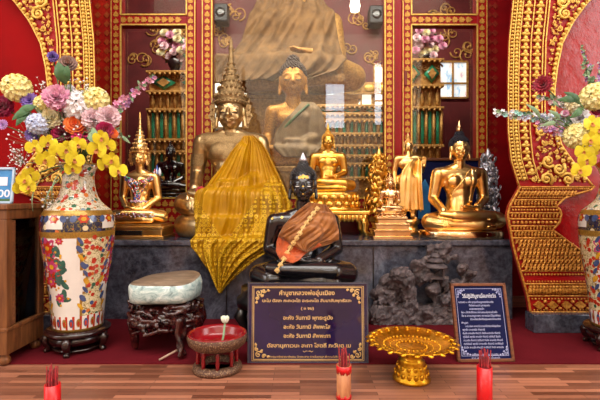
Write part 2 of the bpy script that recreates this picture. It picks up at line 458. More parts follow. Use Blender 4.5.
# ------------------------------------------------------------------ Buddha figures
def head_prims(mb, ch, fw, y0, neck_to):
    """head with brow, nose, lids, lips and long-lobed ears; chin tip at z = ch, fw = half the face width"""
    def p(x, y, z): return (x * fw, y0 + y * fw, ch + z * fw)
    mb.ell(p(0, .25, 1.75), (1.02 * fw, 1.18 * fw, 1.12 * fw), n=20, m=14)
    mb.ell(p(0, -.05, 1.25), (.97 * fw, 1.0 * fw, 1.22 * fw), n=20, m=14)
    mb.ell(p(0, -.22, .58), (.7 * fw, .66 * fw, .56 * fw), n=16, m=10)
    mb.ell(p(0, -.58, .26), .24 * fw)
    mb.cap(p(0, -1.0, 1.5), p(0, -1.27, 1.0), .1 * fw, .17 * fw)
    for s in (-1, 1):
        mb.ell(p(s * .15, -1.1, .96), .13 * fw)
        mb.chain([p(s * .1, -.97, 1.6), p(s * .42, -.93, 1.78), p(s * .82, -.66, 1.6)], [.045 * fw] * 3, 8)
        mb.ell(p(s * .43, -.86, 1.28), (.27 * fw, .13 * fw, .14 * fw))
        mb.chain([p(0, -1.06, .64), p(s * .17, -1.05, .7), p(s * .34, -.9, .66)], [.06 * fw, .07 * fw, .035 * fw], 8)
        mb.cap(p(0, -1.03, .5), p(s * .2, -.97, .52), .08 * fw, .05 * fw)
        mb.ell(p(s * .5, -.66, .9), (.28 * fw, .17 * fw, .32 * fw))
        mb.ell(p(s * 1.05, .1, 1.38), (.12 * fw, .28 * fw, .48 * fw))
        mb.cap(p(s * 1.06, .06, 1.0), p(s * 1.1, 0, .32), .14 * fw, .16 * fw)
    mb.cap(p(0, .12, .35), (0, neck_to[0], neck_to[1]), .6 * fw, .7 * fw, 16)

def face_lines(ch, fw, y0):
    """closed-eye lines and brow lines laid on the face"""
    m = MB()
    def p(x, y, z): return (x * fw, y0 + y * fw, ch + z * fw)
    for s in (-1, 1):
        m.tube([p(s * .17, -1.0, 1.24), p(s * .32, -1.03, 1.17), p(s * .5, -.99, 1.17), p(s * .7, -.84, 1.25)], [.02 * fw, .035 * fw, .035 * fw, .02 * fw], 5)
    return m

def hand_at(m, w, d, up, L, curl=0.25, thumb=1):
    """open hand: palm from wrist w along d, five separate fingers; up = back of the hand"""
    w = Vector(w); d = Vector(d).normalized(); up = Vector(up); up = (up - d * up.dot(d)).normalized(); sd = d.cross(up)
    palm_end = w + d * L * .52
    for k in (-1, 0, 1): m.cap(w + sd * k * L * .1, palm_end + sd * k * L * .14, L * .11, L * .1, 8)
    for i, (k, ln) in enumerate(((-1.5, .36), (-.5, .46), (.5, .5), (1.5, .44))):
        b = palm_end + sd * k * L * .13; dd = (d - up * curl * .5).normalized(); e = b + dd * L * ln * .55
        d2 = (d - up * curl * 1.4).normalized(); e2 = e + d2 * L * ln * .45
        m.chain([b, e, e2], [L * .066, L * .06, L * .048], 8)
    b = w + d * L * .12 + sd * thumb * L * .16; e = b + (d * .8 + sd * thumb * .55).normalized() * L * .24; e2 = e + (d * .95 + sd * thumb * .1).normalized() * L * .2
    m.chain([b, e, e2], [L * .085, L * .07, L * .055], 8)

def seated_prims(chin, sh, shw, fw, mudra, nip=True):
    b = MB(); h = MB()
    b.ell((0, .06, .15), (.24, .18, .15), n=18, m=12)
    # folded legs, one laid over the other
    b.chain([(-.15, .02, .13), (-.40, -.08, .105), (-.30, -.18, .085), (.16, -.25, .075)], [.13, .105, .095, .06], 16)
    b.chain([(.15, .02, .14), (.41, -.08, .125), (.28, -.2, .155), (-.18, -.27, .185)], [.13, .105, .09, .062], 16)
    b.cap((-.18, -.27, .185), (-.31, -.23, .2), .055, .04); b.cap((.16, -.25, .075), (.29, -.24, .06), .055, .045)
    k = sh / .70
    b.chain([(0, .07, .22 * k), (0, .06, .38 * k)], [.175, .145], 20)
    b.ell((0, .05, .56 * k), (shw * .82, .135, .17 * k), n=20, m=14)
    b.ell((0, .05, .45 * k), (.16, .13, .16 * k), n=20, m=14)
    b.cap((-shw * .8, .05, sh - .015), (shw * .8, .05, sh - .015), .088, .088, 16)
    b.chain([(-shw * .6, .06, sh + .01), (0, .06, sh + .07), (shw * .6, .06, sh + .01)], [.07, .075, .07], 14)
    for s in (-1, 1): b.ell((s * .095, -.045, .59 * k), (.09, .05, .075))
    ez = .38 * k
    L = .21
    def arm(s, wr):
        b.chain([(s * (shw + .01), .05, sh - .02), (s * (shw + .065), .07, ez)], [.085, .064], 16)
        b.chain([(s * (shw + .065), .07, ez), wr], [.064, .045], 16)
    if mudra == 'touch':
        wr = (-.285, -.2, .245); arm(-1, wr); hand_at(h, wr, (.1, -.45, -.9), (-.05, -1, .4), L, .15, 1)
        wr = (.13, -.17, .285); arm(1, wr); hand_at(h, wr, (-1, -.25, 0), (0, 0, -1), L, .2, -1)
    else:
        wr = (-.14, -.16, .27); arm(-1, wr); hand_at(h, wr, (1, -.3, .05), (0, 0, -1), L, .2, 1)
        wr = (.14, -.17, .255); arm(1, wr); hand_at(h, wr, (-1, -.3, 0), (0, 0, -1), L, .2, -1)
    y0 = .02
    hd = MB(); head_prims(hd, chin, fw, y0, (.06, sh + .02))
    return b, h, hd, y0

_cache = {}
def seated_mesh(chin, sh, shw, fw, mudra, q=1.0):
    key = (chin, sh, shw, fw, mudra, q)
    if key not in _cache:
        b, h, hd, y0 = seated_prims(chin, sh, shw, fw, mudra)
        v1, f1 = remesh(b, .0115 * q, 5); v3, f3 = remesh(hd, fw * .062 * q, 5); v2, f2 = remesh(h, .0065 * q, 2)
        m = MB(); m.add(v1, f1).add(v2, f2).add(v3, f3)
        _cache[key] = (m.v, m.f, y0)
    return _cache[key]

class Seat:
    """one seated figure: W = knee width in metres, loc = point under the crossed legs"""
    def __init__(s, W, loc, chin=.84, sh=.70, shw=.25, fw=.105, mudra='touch', yaw=0.0, q=1.0):
        s.W, s.loc, s.chin, s.fw, s.sh = W, Vector(loc), chin, fw, sh
        vs, fs, s.y0 = seated_mesh(chin, sh, shw, fw, mudra, q)
        s.T = Matrix.Translation(s.loc) @ Matrix.Rotation(yaw, 4, 'Z') @ Matrix.Scale(W, 4)
        s.vs = [s.T @ p for p in vs]; s.fs = fs
    def body(s, root, mat, line='line_dark', name='body'):
        m = MB(); m.add(s.vs, s.fs); m.cur = 1
        e = face_lines(s.chin, s.fw, s.y0).xf(s.T); m.add(e.v, e.f)
        return m.build(name, [mat, line], root)
    def bvh(s): return bvh_of(s.vs, s.fs)
    def p(s, x, y, z): return (x, y, z)
    def hp(s, x, y, z): return Vector((x * s.fw, s.y0 + y * s.fw, s.chin + z * s.fw))
    def put(s, m): return m.xf(s.T)
    def curls(s, root, mat, top=.5, name='hair', n=230, r=.11):
        m = MB(); fw = s.fw
        m.ell(s.hp(0, .32, 1.95), (1.06 * fw, 1.16 * fw, 1.02 * fw), n=20, m=12)
        # trim: keep the cap above the hairline
        for i in range(n):
            z = 1 - (i + .5) / n * 1.35; a = i * 2.399963; rr = math.sqrt(max(0, 1 - z * z))
            q = Vector((rr * math.cos(a) * 1.08, .32 + rr * math.sin(a) * 1.18, 1.95 + z * 1.05))
            if q.y < -.35 and q.z < 2.2: continue
            if q.y < .1 and q.z < 1.75: continue
            m.bead(s.hp(*q), r * fw, 6, 4)
        if top:
            m.ell(s.hp(0, .25, 3.0), (top * fw, top * fw, top * fw), n=12)
            for i in range(46):
                z = 1 - (i + .5) / 46 * 1.5; a = i * 2.4; rr = math.sqrt(max(0, 1 - z * z))
                m.bead(s.hp(rr * math.cos(a) * top, .25 + rr * math.sin(a) * top, 3.0 + z * top), r * fw, 6, 4)
        m2 = MB()
        return s.put(m).build(name, mat, root)
    def flame(s, root, mat, z0=3.4, h=1.3, r=.26, name='flame_finial'):
        m = MB(); fw = s.fw
        m.lathe([(r * .7 * fw, 0), (r * fw, .12 * h * fw), (r * 1.05 * fw, .25 * h * fw), (r * .75 * fw, .5 * h * fw), (r * .3 * fw, .8 * h * fw), (0, h * fw)], 12, s.hp(0, .25, z0), mod=lambda a, z: 1 + .12 * math.cos(4 * a + z * 60))
        return s.put(m).build(name, mat, root)
    def crown(s, root, mat, total, ears=True, band=None, name='crown'):
        """stepped spire crown ending at height `total` (in face half-widths above the chin)"""
        m = MB(); fw = s.fw; z0 = 1.95; H = total - z0
        pr = [(1.08, 0), (1.2, .0), (1.24, .03), (1.16, .06), (1.26, .09), (1.3, .12), (1.1, .14), (1.02, .2), (.98, .22), (.98, .25), (.8, .27), (.78, .33), (.76, .35), (.6, .37), (.58, .43), (.58, .45), (.42, .47), (.4, .52), (.4, .54), (.27, .56), (.25, .6), (.29, .62), (.22, .65), (.2, .7), (.26, .72), (.18, .75), (.17, .82), (.22, .84), (.15, .87), (.13, .95), (.04, 1), (.001, 1.005)]
        m.lathe([(a * fw, t * H * fw) for a, t in pr], 24, s.hp(0, .2, z0))
        lv = MB()
        # rings of small upright leaves on every tier, a taller row on the diadem
        for rad, t, n, ht, w in ((1.24, .1, 22, .34, .15), (1.0, .22, 18, .3, .13), (.8, .32, 16, .26, .12), (.6, .42, 14, .24, .1), (.42, .51, 10, .2, .09), (.28, .6, 8, .16, .08)):
            for i in range(n):
                a = 2 * PI * i / n; c = s.hp(rad * math.cos(a), .2 + rad * math.sin(a), z0 + t * H)
                lv.lathe([(w * .6 * fw, 0), (w * fw, ht * .3 * fw), (w * .5 * fw, ht * .7 * fw), (0, ht * fw)], 5, c)
        for i in range(30):
            a = 2 * PI * i / 30; lv.bead(s.hp(1.28 * math.cos(a), .2 + 1.28 * math.sin(a), z0 + .04 * H), .075 * fw)
        o = s.put(m).build(name, mat, root); s.put(lv).build('crown_leaves', mat, o)
        if ears:
            for sd in (-1, 1):
                e = MB()
                base = [(1.1, .25), (1.35, .1), (1.5, .7), (1.75, 1.1), (1.55, 1.35), (1.62, 1.9), (1.45, 2.0), (1.5, 2.6), (1.28, 2.05), (1.15, 1.6), (1.25, 1.0)]
                a0 = .1; vs = [Vector((sd * x * fw, s.y0 + .02 * fw, s.chin + z * fw)) for x, z in base]
                e.prism([(q.x, q.z) for q in vs], s.y0 - .06 * fw, s.y0 + .12 * fw)
                for x, z in ((1.35, .5), (1.45, 1.1), (1.4, 1.6), (1.42, 2.1)): e.bead((sd * x * fw, s.y0 - .08 * fw, s.chin + z * fw), .1 * fw)
                s.put(e).build('ear_ornament', mat, root)
        return o
    def band(s, a, b, r, n, flat=.4, off=.0, seed=0):
        """a raised strap laid over the front of the body from a to b (x, z) in units of W"""
        bv = s.bvh(); pts = []
        for i in range(n + 1):
            t = i / n; q = s.T @ Vector((lerp(a[0], b[0], t), 0, lerp(a[1], b[1], t)))
            h = bv.ray_cast(Vector((q.x, -20, q.z)), Vector((0, 1, 0)))[0]
            if h: pts.append(h - Vector((0, off, 0)))
        for _ in range(2):
            pts = [pts[0]] + [Vector((pts[i].x, min(pts[i].y, (pts[i - 1].y + pts[i].y + pts[i + 1].y) / 3), pts[i].z)) for i in range(1, len(pts) - 1)] + [pts[-1]]
        return pts

def lotus_base(m, c, rx, ry, h, n=22, rows=2):
    """oval lotus throne: mouldings with rows of petals"""
    m.lathe([(.96, 0), (1.0, 0), (1.0, .12 * h), (.93, .16 * h), (.95, .2 * h), (.84, .5 * h), (.86, .55 * h), (.95, .85 * h), (.93, .9 * h), (.9, h), (0, h)], 40, c, rx, ry)
    for row in range(rows):
        for i in range(n):
            a = 2 * PI * (i + .5 * row) / n; q = .95 - .02 * row
            p = Vector(c) + Vector((rx * q * math.cos(a), ry * q * math.sin(a), h * (.33 + .36 * row)))
            m.ell(p, (rx * 2.6 / n, ry * .1, h * .2), Euler((0, 0, a + PI / 2)), 8, 6)

def stepped_base(m, c, w, d, tiers):
    """rectangular moulded plinth: tiers = (height, scale)"""
    z = c[2]
    for h, k in tiers:
        m.box((c[0], c[1], z + h / 2), (w * k, d * k, h), .12 * h); z += h
    return z

def standing_mesh(q=1.0):
    """standing robed figure, height 1 to the crown of the head; right forearm hanging, left palm raised"""
    b = MB(); h = MB()
    for s in (-1, 1):
        b.chain([(s * .06, 0, .5), (s * .065, 0, .28), (s * .062, .01, .05)], [.085, .06, .04], 14)
        b.cap((s * .062, 0, .025), (s * .07, -.09, .02), .03, .022)
        b.chain([(s * .1, .02, .46), (s * .15, .03, .2), (s * .165, .03, .1)], [.03, .02, .012], 8)
    b.ell((0, .0, .49), (.115, .085, .1), n=16, m=10); b.ell((0, 0, .3), (.12, .065, .2), n=16, m=10)
    b.chain([(0, 0, .52), (0, 0, .63)], [.085, .08], 16); b.ell((0, 0, .7), (.125, .075, .09), n=18, m=12)
    b.cap((-.115, .0, .765), (.115, 0, .765), .045, .045, 14); b.cap((0, 0, .78), (0, .0, .84), .05, .036, 12)
    b.chain([(-.145, 0, .76), (-.17, .02, .6), (-.17, -.02, .46)], [.042, .034, .026], 12)
    hand_at(h, (-.17, -.02, .46), (0, -.05, -1), (-1, 0, 0), .105, .1, -1)
    b.chain([(.145, 0, .76), (.175, .02, .61), (.165, -.11, .665)], [.042, .034, .026], 12)
    hand_at(h, (.165, -.115, .67), (0, -.1, 1), (0, 1, 0), .105, .05, 1)
    hd = MB(); head_prims(hd, .845, .05, 0, (0, .8))
    v1, f1 = remesh(b, .009 * q, 4); v2, f2 = remesh(h, .004 * q, 1); v3, f3 = remesh(hd, .0045 * q, 2)
    m = MB(); m.add(v1, f1).add(v2, f2).add(v3, f3); return m

# ------------------------------------------------------------------ setting
ALT = 0.566     # altar top
YG = 3.75       # glass front of the shrine
YA = 2.72       # face of the gilded arches
def struct(name, mb, mats, parent=None): return mb.build(name, mats, parent, kind=None if parent else 'structure')
def sbox(name, lo, hi, mat, bev=0):
    m = MB(); m.box([(a + b) / 2 for a, b in zip(lo, hi)], [abs(b - a) for a, b in zip(lo, hi)], bev); return struct(name, m, mat)

sbox('floor', (-5.2, -4.6, -.06), (5.2, 6.5, 0), 'parquet')
sbox('trim_1', (-5.1, 2.17, 0), (5.1, 3.3, .006), 'carpet')
sbox('wall_west', (-5.26, -4.6, 0), (-5.2, 3.2, 5.6), 'cream_wall'); sbox('wall_east', (5.2, -4.6, 0), (5.26, 3.2, 5.6), 'cream_wall')
sbox('ceiling', (-5.26, -4.66, 5.6), (5.26, 6.6, 5.66), 'ceiling')
# wall behind the visitor with small high windows that show as reflections in the shrine glass
wins = [(-2.4, 3.0, .68, 1.2), (.72, 2.9, .57, 1.3), (2.12, 3.0, .3, 1.8)]
def rear_wall():
    m = MB(); xs = -5.2
    for (x, z, w, h) in wins:
        m.box(((xs + x) / 2, -4.55, 2.8), (x - xs, .1, 5.6)); m.box((x + w / 2, -4.55, z / 2), (w, .1, z)); m.box((x + w / 2, -4.55, (z + h + 5.6) / 2), (w, .1, 5.6 - z - h)); xs = x + w
    m.box(((xs + 5.2) / 2, -4.55, 2.8), (5.2 - xs, .1, 5.6)); return m
struct('wall_south', rear_wall(), 'cream_wall')
for i, (x, z, w, h) in enumerate(wins):
    fr = MB()
    for dx in ((0, .5, 1) if w > .8 else (0, 1)): fr.box((x + w * dx, -4.52, z + h / 2), (.035, .05, h))
    for dz in (0, .38, 1): fr.box((x + w / 2, -4.52, z + h * dz), (w, .05, .035))
    o = struct('window_%d' % (i + 4), fr, 'frame_wood')
    g = MB(); g.box((x + w / 2, -4.58, z + h / 2), (w, .01, h)); g.build('pane', 'daylight', o)

# red walls around the glass front and the niches behind the arches
sbox('wall_left', (-5.2, YG - .02, 0), (-1.655, YG + .1, 5.6), 'red_orange')
sbox('wall_right', (1.655, YG - .02, 0), (5.2, YG + .1, 5.6), 'red_deep')
sbox('wall_top', (-1.655, YG - .02, 3.3), (1.655, YG + .1, 5.6), 'red')
sbox('trim_2', (-5.2, 2.77, 0), (-1.66, 2.89, 5.6), 'red_bright'); sbox('trim_3', (1.66, 2.77, 0), (5.2, 2.89, 5.6), 'red_gloss')
# faint gold stencil rows on the red walls beside the glass
def stencil(px0, px1, name, mat):
    m = MB()
    for y in range(-120, 200, 9):
        for x in (px0, px1):
            c = P(x, y, YG - .022); m.prism([(c.x - .028, c.z), (c.x, c.z - .03), (c.x + .028, c.z), (c.x, c.z + .03)], c.y - .004, c.y)
    m.build(name, mat, bpy.data.objects['wall_left' if px0 < 300 else 'wall_right'])
MAT['stencil_faint'] = M('faint red gold stencil', '#b8521f', '#a5401a', 40, 0.45, 0.2)
stencil(98, 107, 'stencil_pattern', 'stencil_faint'); stencil(489, 495, 'stencil_pattern', M('very faint stencil', '#8a2a16', '#7d1f13', 40, .4))

# ---- altar: long plinth of dark marble
m = MB(); x0, x1 = -1.56, 1.525
m.box(((x0 + x1) / 2, 3.345, ALT / 2 - .02), (x1 - x0 - .03, .73, ALT - .04), .006)
m.box(((x0 + x1) / 2, 3.34, ALT - .02), (x1 - x0, .76, .04), .008)
alt = thing('altar', 'long dark blue grey marble altar plinth carrying the row of gold statues', 'altar', (0, 3.3, 0))
m.build('plinth', 'stone', alt)
for k in (-.52, .52):
    s = MB(); s.box((k, 2.975, .27), (.006, .012, .5)); s.build('joint', 'ebony', alt)

# ---- carved rock relief leaning on the altar front
def rock():
    m = MB(); rnd = random.Random(4)
    def el(px, py, r, Y=2.86, k=(1, .6, .9)):
        c = P(px, py, Y); m.ell(c, (r * k[0], r * k[1], r * k[2]), Euler((rnd.random(), rnd.random(), rnd.random())), 12, 8)
    for i in range(130):
        px = rnd.uniform(374, 476); top = interp([(374, 290), (395, 272), (420, 262), (450, 258), (475, 282)], px)
        el(px, rnd.uniform(top, 322), rnd.uniform(.02, .06), rnd.uniform(2.84, 2.93))
    el(402, 276, .075, 2.82, (1.2, .7, .85)); el(408, 282, .05, 2.8)
    for i in range(16): el(rnd.uniform(424, 456), rnd.uniform(246, 262), rnd.uniform(.02, .045), 2.88)
    el(462, 268, .05, 2.87); el(470, 275, .04, 2.87)
    c = P(425, 318, 2.89); m.box((c.x, 2.9, .06), (.72, .12, .12))
    vs, fs = remesh(m, .008, 1)
    out = []
    for p in vs:
        n1 = noise.noise(p * 18) * .016 + noise.noise(p * 45) * .016 + noise.noise(p * 90) * .008
        out.append(p + Vector((n1 * .5, -abs(n1) * 1.2, n1)))
    r = MB(); r.add([Vector((p.x, min(p.y, 2.965), max(p.z, 0.007))) for p in out], fs)
    return r
rk = thing('rock_carving', 'rough grey brown carved rock standing against the altar behind the gold tray', 'carving', (.85, 2.9, 0))
rock().build('rock', 'rock', rk)
m = MB()
for i, (w, z) in enumerate(((.16, 0), (.11, .035), (.065, .065))):
    c = P(436, 263, 2.83); m.lathe([(w * .55, z), (w * .5, z + .012), (w * .28, z + .03)], 8, (c.x, c.y + .02, c.z - .03))
for k in (-1, 1): m.box((c.x + k * .05, c.y, c.z - .065), (.014, .02, .07))
m.box((c.x, c.y + .02, c.z - .1), (.17, .05, .02)); m.build('pavilion', 'rock', rk)

# ---- glass front of the shrine: three bays
def motif(m, c, s, up=True, horiz=False):
    pts = [(-.3, -.5), (.3, -.5), (.5, -.2), (.34, -.05), (.42, .15), (.2, .2), (0, .55), (-.2, .2), (-.42, .15), (-.34, -.05), (-.5, -.2)]
    if horiz: pts = [(y, x) for x, y in pts]
    m.prism([(c.x + a * s, c.z + b * s * (1 if up else -1)) for a, b in pts], c.y - .006, c.y)
def zpx(py): return CAMZ - (py - 200) * YG / F
def xpx(px): return (px - 300) * YG / F
ZB, ZT = .52, 3.3
def bay(i, po0, pi0, pi1, po1, rail):
    X0, A, B, X1 = xpx(po0), xpx(pi0), xpx(pi1), xpx(po1); zs = zpx(198)
    fr = MB()
    fr.box(((X0 + A) / 2, YG, (ZB + ZT) / 2), (A - X0, .1, ZT - ZB), .004); fr.box(((B + X1) / 2, YG, (ZB + ZT) / 2), (X1 - B, .1, ZT - ZB), .004)
    fr.box(((A + B) / 2, YG, (ZB + zs) / 2), (B - A, .09, zs - ZB), .003); fr.box(((A + B) / 2, YG, ZT - .05), (B - A, .09, .1), .003)
    bars = [(zs, ZT - .1)]
    if rail:
        r0, r1 = zpx(27), zpx(17); fr.box(((A + B) / 2, YG, (r0 + r1) / 2), (B - A, .09, r1 - r0), .003); bars = [(zs, r0), (r1, ZT - .1)]
    o = struct('window_%d' % i, fr, 'red')
    g = MB()
    for x in ((X0 * .45 + A * .55), (B * .55 + X1 * .45)):
        z = ZB + .05
        while z < ZT: motif(g, Vector((x, YG - .049, z)), .05); z += .06
    x = A + .03
    while x < B - .02:
        motif(g, Vector((x, YG - .045, zs - .045)), .055)
        motif(g, Vector((x + .03, YG - .045, zs - .115)), .05, False); motif(g, Vector((x, YG - .045, zs - .18)), .055)
        if rail: motif(g, Vector((x, YG - .045, (r0 + r1) / 2)), .055, True, True)
        x += .06
    g.build('stencil_pattern', 'gold_paint', o)
    t = MB()
    for (a, b) in bars:
        for x in (A, B): t.box((x, YG - .048, (a + b) / 2), (.012, .014, b - a))
        for z in (a, b): t.box(((A + B) / 2, YG - .048, z), (B - A, .014, .012))
    for x in (X0 + .006, X1 - .006): t.box((x, YG - .048, (ZB + ZT) / 2), (.008, .01, ZT - ZB))
    t.build('gold_trim', 'gold_carv', o)
    for (a, b) in bars:
        p = MB(); p.box(((A + B) / 2, YG + .02, (a + b) / 2), (B - A, .004, b - a)); p.build('glass_pane', 'glass', o)
bay(1, 113, 123, 188, 197, True); bay(2, 203, 213, 384, 393, False); bay(3, 401, 410, 475, 485, True)
for k, (a, b) in enumerate(((197, 203), (393, 401))):
    sbox('trim_%d' % (4 + k), (xpx(a) + .001, YG - .03, ZB), (xpx(b) - .001, YG + .05, ZT), 'red')
h = MB(); h.box((xpx(404), YG - .055, zpx(80)), (.022, .02, .13), .004); h.build('door_lock', 'red_deep', bpy.data.objects['window_3'])

# ---- inside of the shrine
sbox('wall_back', (-2.6, 6.3, 0), (2.6, 6.4, 5.0), 'maroon')
sbox('wall_shrine_left', (-2.66, 3.86, 0), (-2.6, 6.4, 5.0), 'maroon'); sbox('wall_shrine_right', (2.6, 3.86, 0), (2.66, 6.4, 5.0), 'maroon')
sbox('ceiling_shrine', (-2.66, 3.86, 5.0), (2.66, 6.4, 5.05), 'maroon'); sbox('floor_shrine', (-2.6, 3.86, .4), (2.6, 6.3, .5), 'maroon')
# gold scroll motifs on the maroon back wall
def scroll(m, c, r, turns=1.4, a0=0, sgn=1, tr=.006, n=16):
    pts = []
    for i in range(n + 1):
        t = i / n; a = a0 + sgn * turns * 2 * PI * t; q = r * (1 - .82 * t)
        pts.append((c[0] + q * math.cos(a), c[1], c[2] + q * math.sin(a)))
    m.tube(pts, [tr * (1 - .5 * i / n) for i in range(n + 1)], 5)
    m.bead(pts[-1], tr * 1.5)
g = MB(); rnd = random.Random(3)
for (px, py) in ((160, 45), (150, 25), (172, 58), (180, 30), (330, 30), (318, 12), (345, 46), (372, 55), (325, 52), (448, 35), (462, 50), (452, 12), (240, 55), (225, 40), (232, 12), (215, 30), (360, 22), (430, 20), (140, 60)):
    c = P(px, py, 6.29)
    for k in range(4): scroll(g, (c.x + rnd.uniform(-.12, .12), c.y, c.z + rnd.uniform(-.08, .08)), rnd.uniform(.06, .12), 1.2, rnd.random() * 6, rnd.choice((-1, 1)), .014)
g.build('gold_scrolls', 'gold_dull', bpy.data.objects['wall_back'])
# added glowing panes on the back wall, standing in for reflections in the glass
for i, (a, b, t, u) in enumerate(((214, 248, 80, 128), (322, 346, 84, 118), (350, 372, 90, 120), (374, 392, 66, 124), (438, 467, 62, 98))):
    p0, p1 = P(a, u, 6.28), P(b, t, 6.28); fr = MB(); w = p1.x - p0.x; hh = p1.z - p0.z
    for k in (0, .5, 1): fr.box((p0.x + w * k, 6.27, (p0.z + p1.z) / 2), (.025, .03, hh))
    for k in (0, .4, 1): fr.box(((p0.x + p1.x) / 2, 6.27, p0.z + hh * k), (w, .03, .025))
    o = struct('window_%d' % (8 + i), fr, 'gold_dull'); q = MB(); q.box(((p0.x + p1.x) / 2, 6.285, (p0.z + p1.z) / 2), (w, .01, hh)); q.build('pane', 'reflection_mottled' if i == 4 else 'reflection_glow', o)

def shrine_altar(name, label, a, b, Y, tops, group=None):
    """tiered gilt altar front with diamond band, carved band and green slats between gold colonnettes"""
    x0, x1 = P(a, 200, Y).x, P(b, 200, Y).x
    z = [P(0, t, Y).z for t in tops]                # descending edges of the tiers
    th = thing(name, label, 'altar', ((x0 + x1) / 2, Y + .2, .5), group)
    body = MB(); body.box(((x0 + x1) / 2, Y + .25, (z[0] + .5) / 2), (x1 - x0, .4, z[0] - .5)); body.build('carcass', 'gold_dull', th)
    g = MB(); gr = MB()
    for zz in z:
        g.box(((x0 + x1) / 2, Y + .02, zz), (x1 - x0 + .04, .1, .03), .006)
        n = int((x1 - x0) / .06)
        for i in range(n): g.bead((x0 + (i + .5) * (x1 - x0) / n, Y - .035, zz - .03), .018)
    n = max(2, int((x1 - x0) / .28)); d = (x1 - x0) / n; zc = (z[0] + z[1]) / 2; hh = (z[0] - z[1]) * .36
    for i in range(n):
        x = x0 + (i + .5) * d
        gr.prism([(x - d * .4, zc), (x, zc - hh), (x + d * .4, zc), (x, zc + hh)], Y + .02, Y + .05)
        g.prism([(x - d * .22, zc), (x, zc - hh * .6), (x + d * .22, zc), (x, zc + hh * .6)], Y + .005, Y + .04)
        for s in (-1, 1): scroll(g, (x + s * d * .36, Y + .03, zc + hh * .7), .05, 1.2, 0, s, .012)
    n = int((x1 - x0) / .09)
    for i in range(n):
        x = x0 + (i + .5) * (x1 - x0) / n; zc = (z[1] + z[2]) / 2
        g.ell((x, Y + .03, zc), (.03, .02, (z[1] - z[2]) * .4), n=6, m=5)
    for (za, zb) in zip(z[2::2], z[3::2]):
        n = max(2, int((x1 - x0) / .095))
        for i in range(n):
            x = x0 + (i + .5) * (x1 - x0) / n
            gr.box((x, Y + .035, (za + zb) / 2), (.038, .03, (za - zb) * .86), .005)
        for i in range(n + 1):
            x = x0 + i * (x1 - x0) / n; g.tube([(x, Y + .02, zb), (x, Y + .02, za)], .021, 6); g.bead((x, Y + .02, (za + zb) / 2), .024)
    for (za, zb) in zip(z[3::2], z[4::2]):
        n = int((x1 - x0) / .08)
        for i in range(n): g.ell((x0 + (i + .5) * (x1 - x0) / n, Y + .02, (za + zb) / 2), (.032, .025, (za - zb) * .38), n=6, m=5)
    g.cur = 1; g.add(gr.v, gr.f); g.build('gilt_carving', ['gold_dull', 'green_slat'], th)
shrine_altar('gilt_altar', 'carved gilt altar with green slats behind the left glass door', 148, 208, 5.3, (72, 92, 110, 140, 152, 178))
shrine_altar('gilt_altar', 'gilt altar with green slats behind glass right of the seated bronze figure', 318, 386, 5.3, (106, 114, 120, 134, 146, 156, 164, 178))
shrine_altar('gilt_altar', 'dim gilt altar with green slats behind the right glass door', 404, 442, 5.3, (60, 86, 108, 146, 160, 184))
# raised gilt bar with oval medallion
th = thing('medallion_panel', 'narrow gilt panel with oval medallions below the faded robe, behind glass', 'panel', tuple(P(356, 88, 6.2)))
a, b = P(334, 94, 6.2), P(392, 82, 6.2); m = MB(); m.box(((a.x + b.x) / 2, 6.22, (a.z + b.z) / 2), (b.x - a.x, .05, b.z - a.z), .005); m.build('board', 'gold_dull', th)
m = MB()
for px in (342, 356, 370, 384): m.ell(P(px, 88, 6.19), (.09, .02, .06), n=14, m=6)
m.build('medallion', 'gold_carv', th)
for px in (336, 390):
    q = P(px, 94, 6.22); m = MB(); m.tube([(q.x, 6.22, .5), (q.x, 6.22, q.z)], .025, 8); m.build('post', 'gold_dull', th)

def speaker(px, py, label):
    c = P(px, py, 5.9); t = thing('wall_speaker', label, 'speaker', (c.x, 6.1, c.z), 'speakers inside the shrine'); m = MB()
    m.box((c.x, 6.1, c.z), (.2, .22, .26), .02); m.build('cabinet', 'speaker', t); m = MB(); m.lathe([(.07, 0), (.06, .012), (.02, .004)], 16); m.xf(Matrix.Translation((c.x, 5.985, c.z)) @ Matrix.Rotation(PI / 2, 4, 'X')); m.build('cone', 'ebony', t)
    m = MB(); m.tube([(c.x, 6.2, c.z), (c.x, 6.3, c.z)], .02, 6); m.build('bracket', 'speaker', t)
speaker(219, 9, 'black box speaker high inside the shrine, left corner of the middle pane'); speaker(378, 11, 'black box speaker high inside the shrine, right corner of the middle pane')
c = P(355, 6, 5.0); t = thing('pendant_lamp', 'small glowing white pendant lamp hanging inside the shrine', 'lamp', tuple(c))
m = MB(); m.lathe([(.02, .1), (.05, .06), (.062, 0), (.05, -.06), (0, -.075)], 16, c); m.build('lamp_shade', 'lamp', t)
m = MB(); m.tube([(c.x, c.y, c.z + .1), (c.x, c.y, 5.0)], .006, 6); m.build('cord', 'ebony', t)

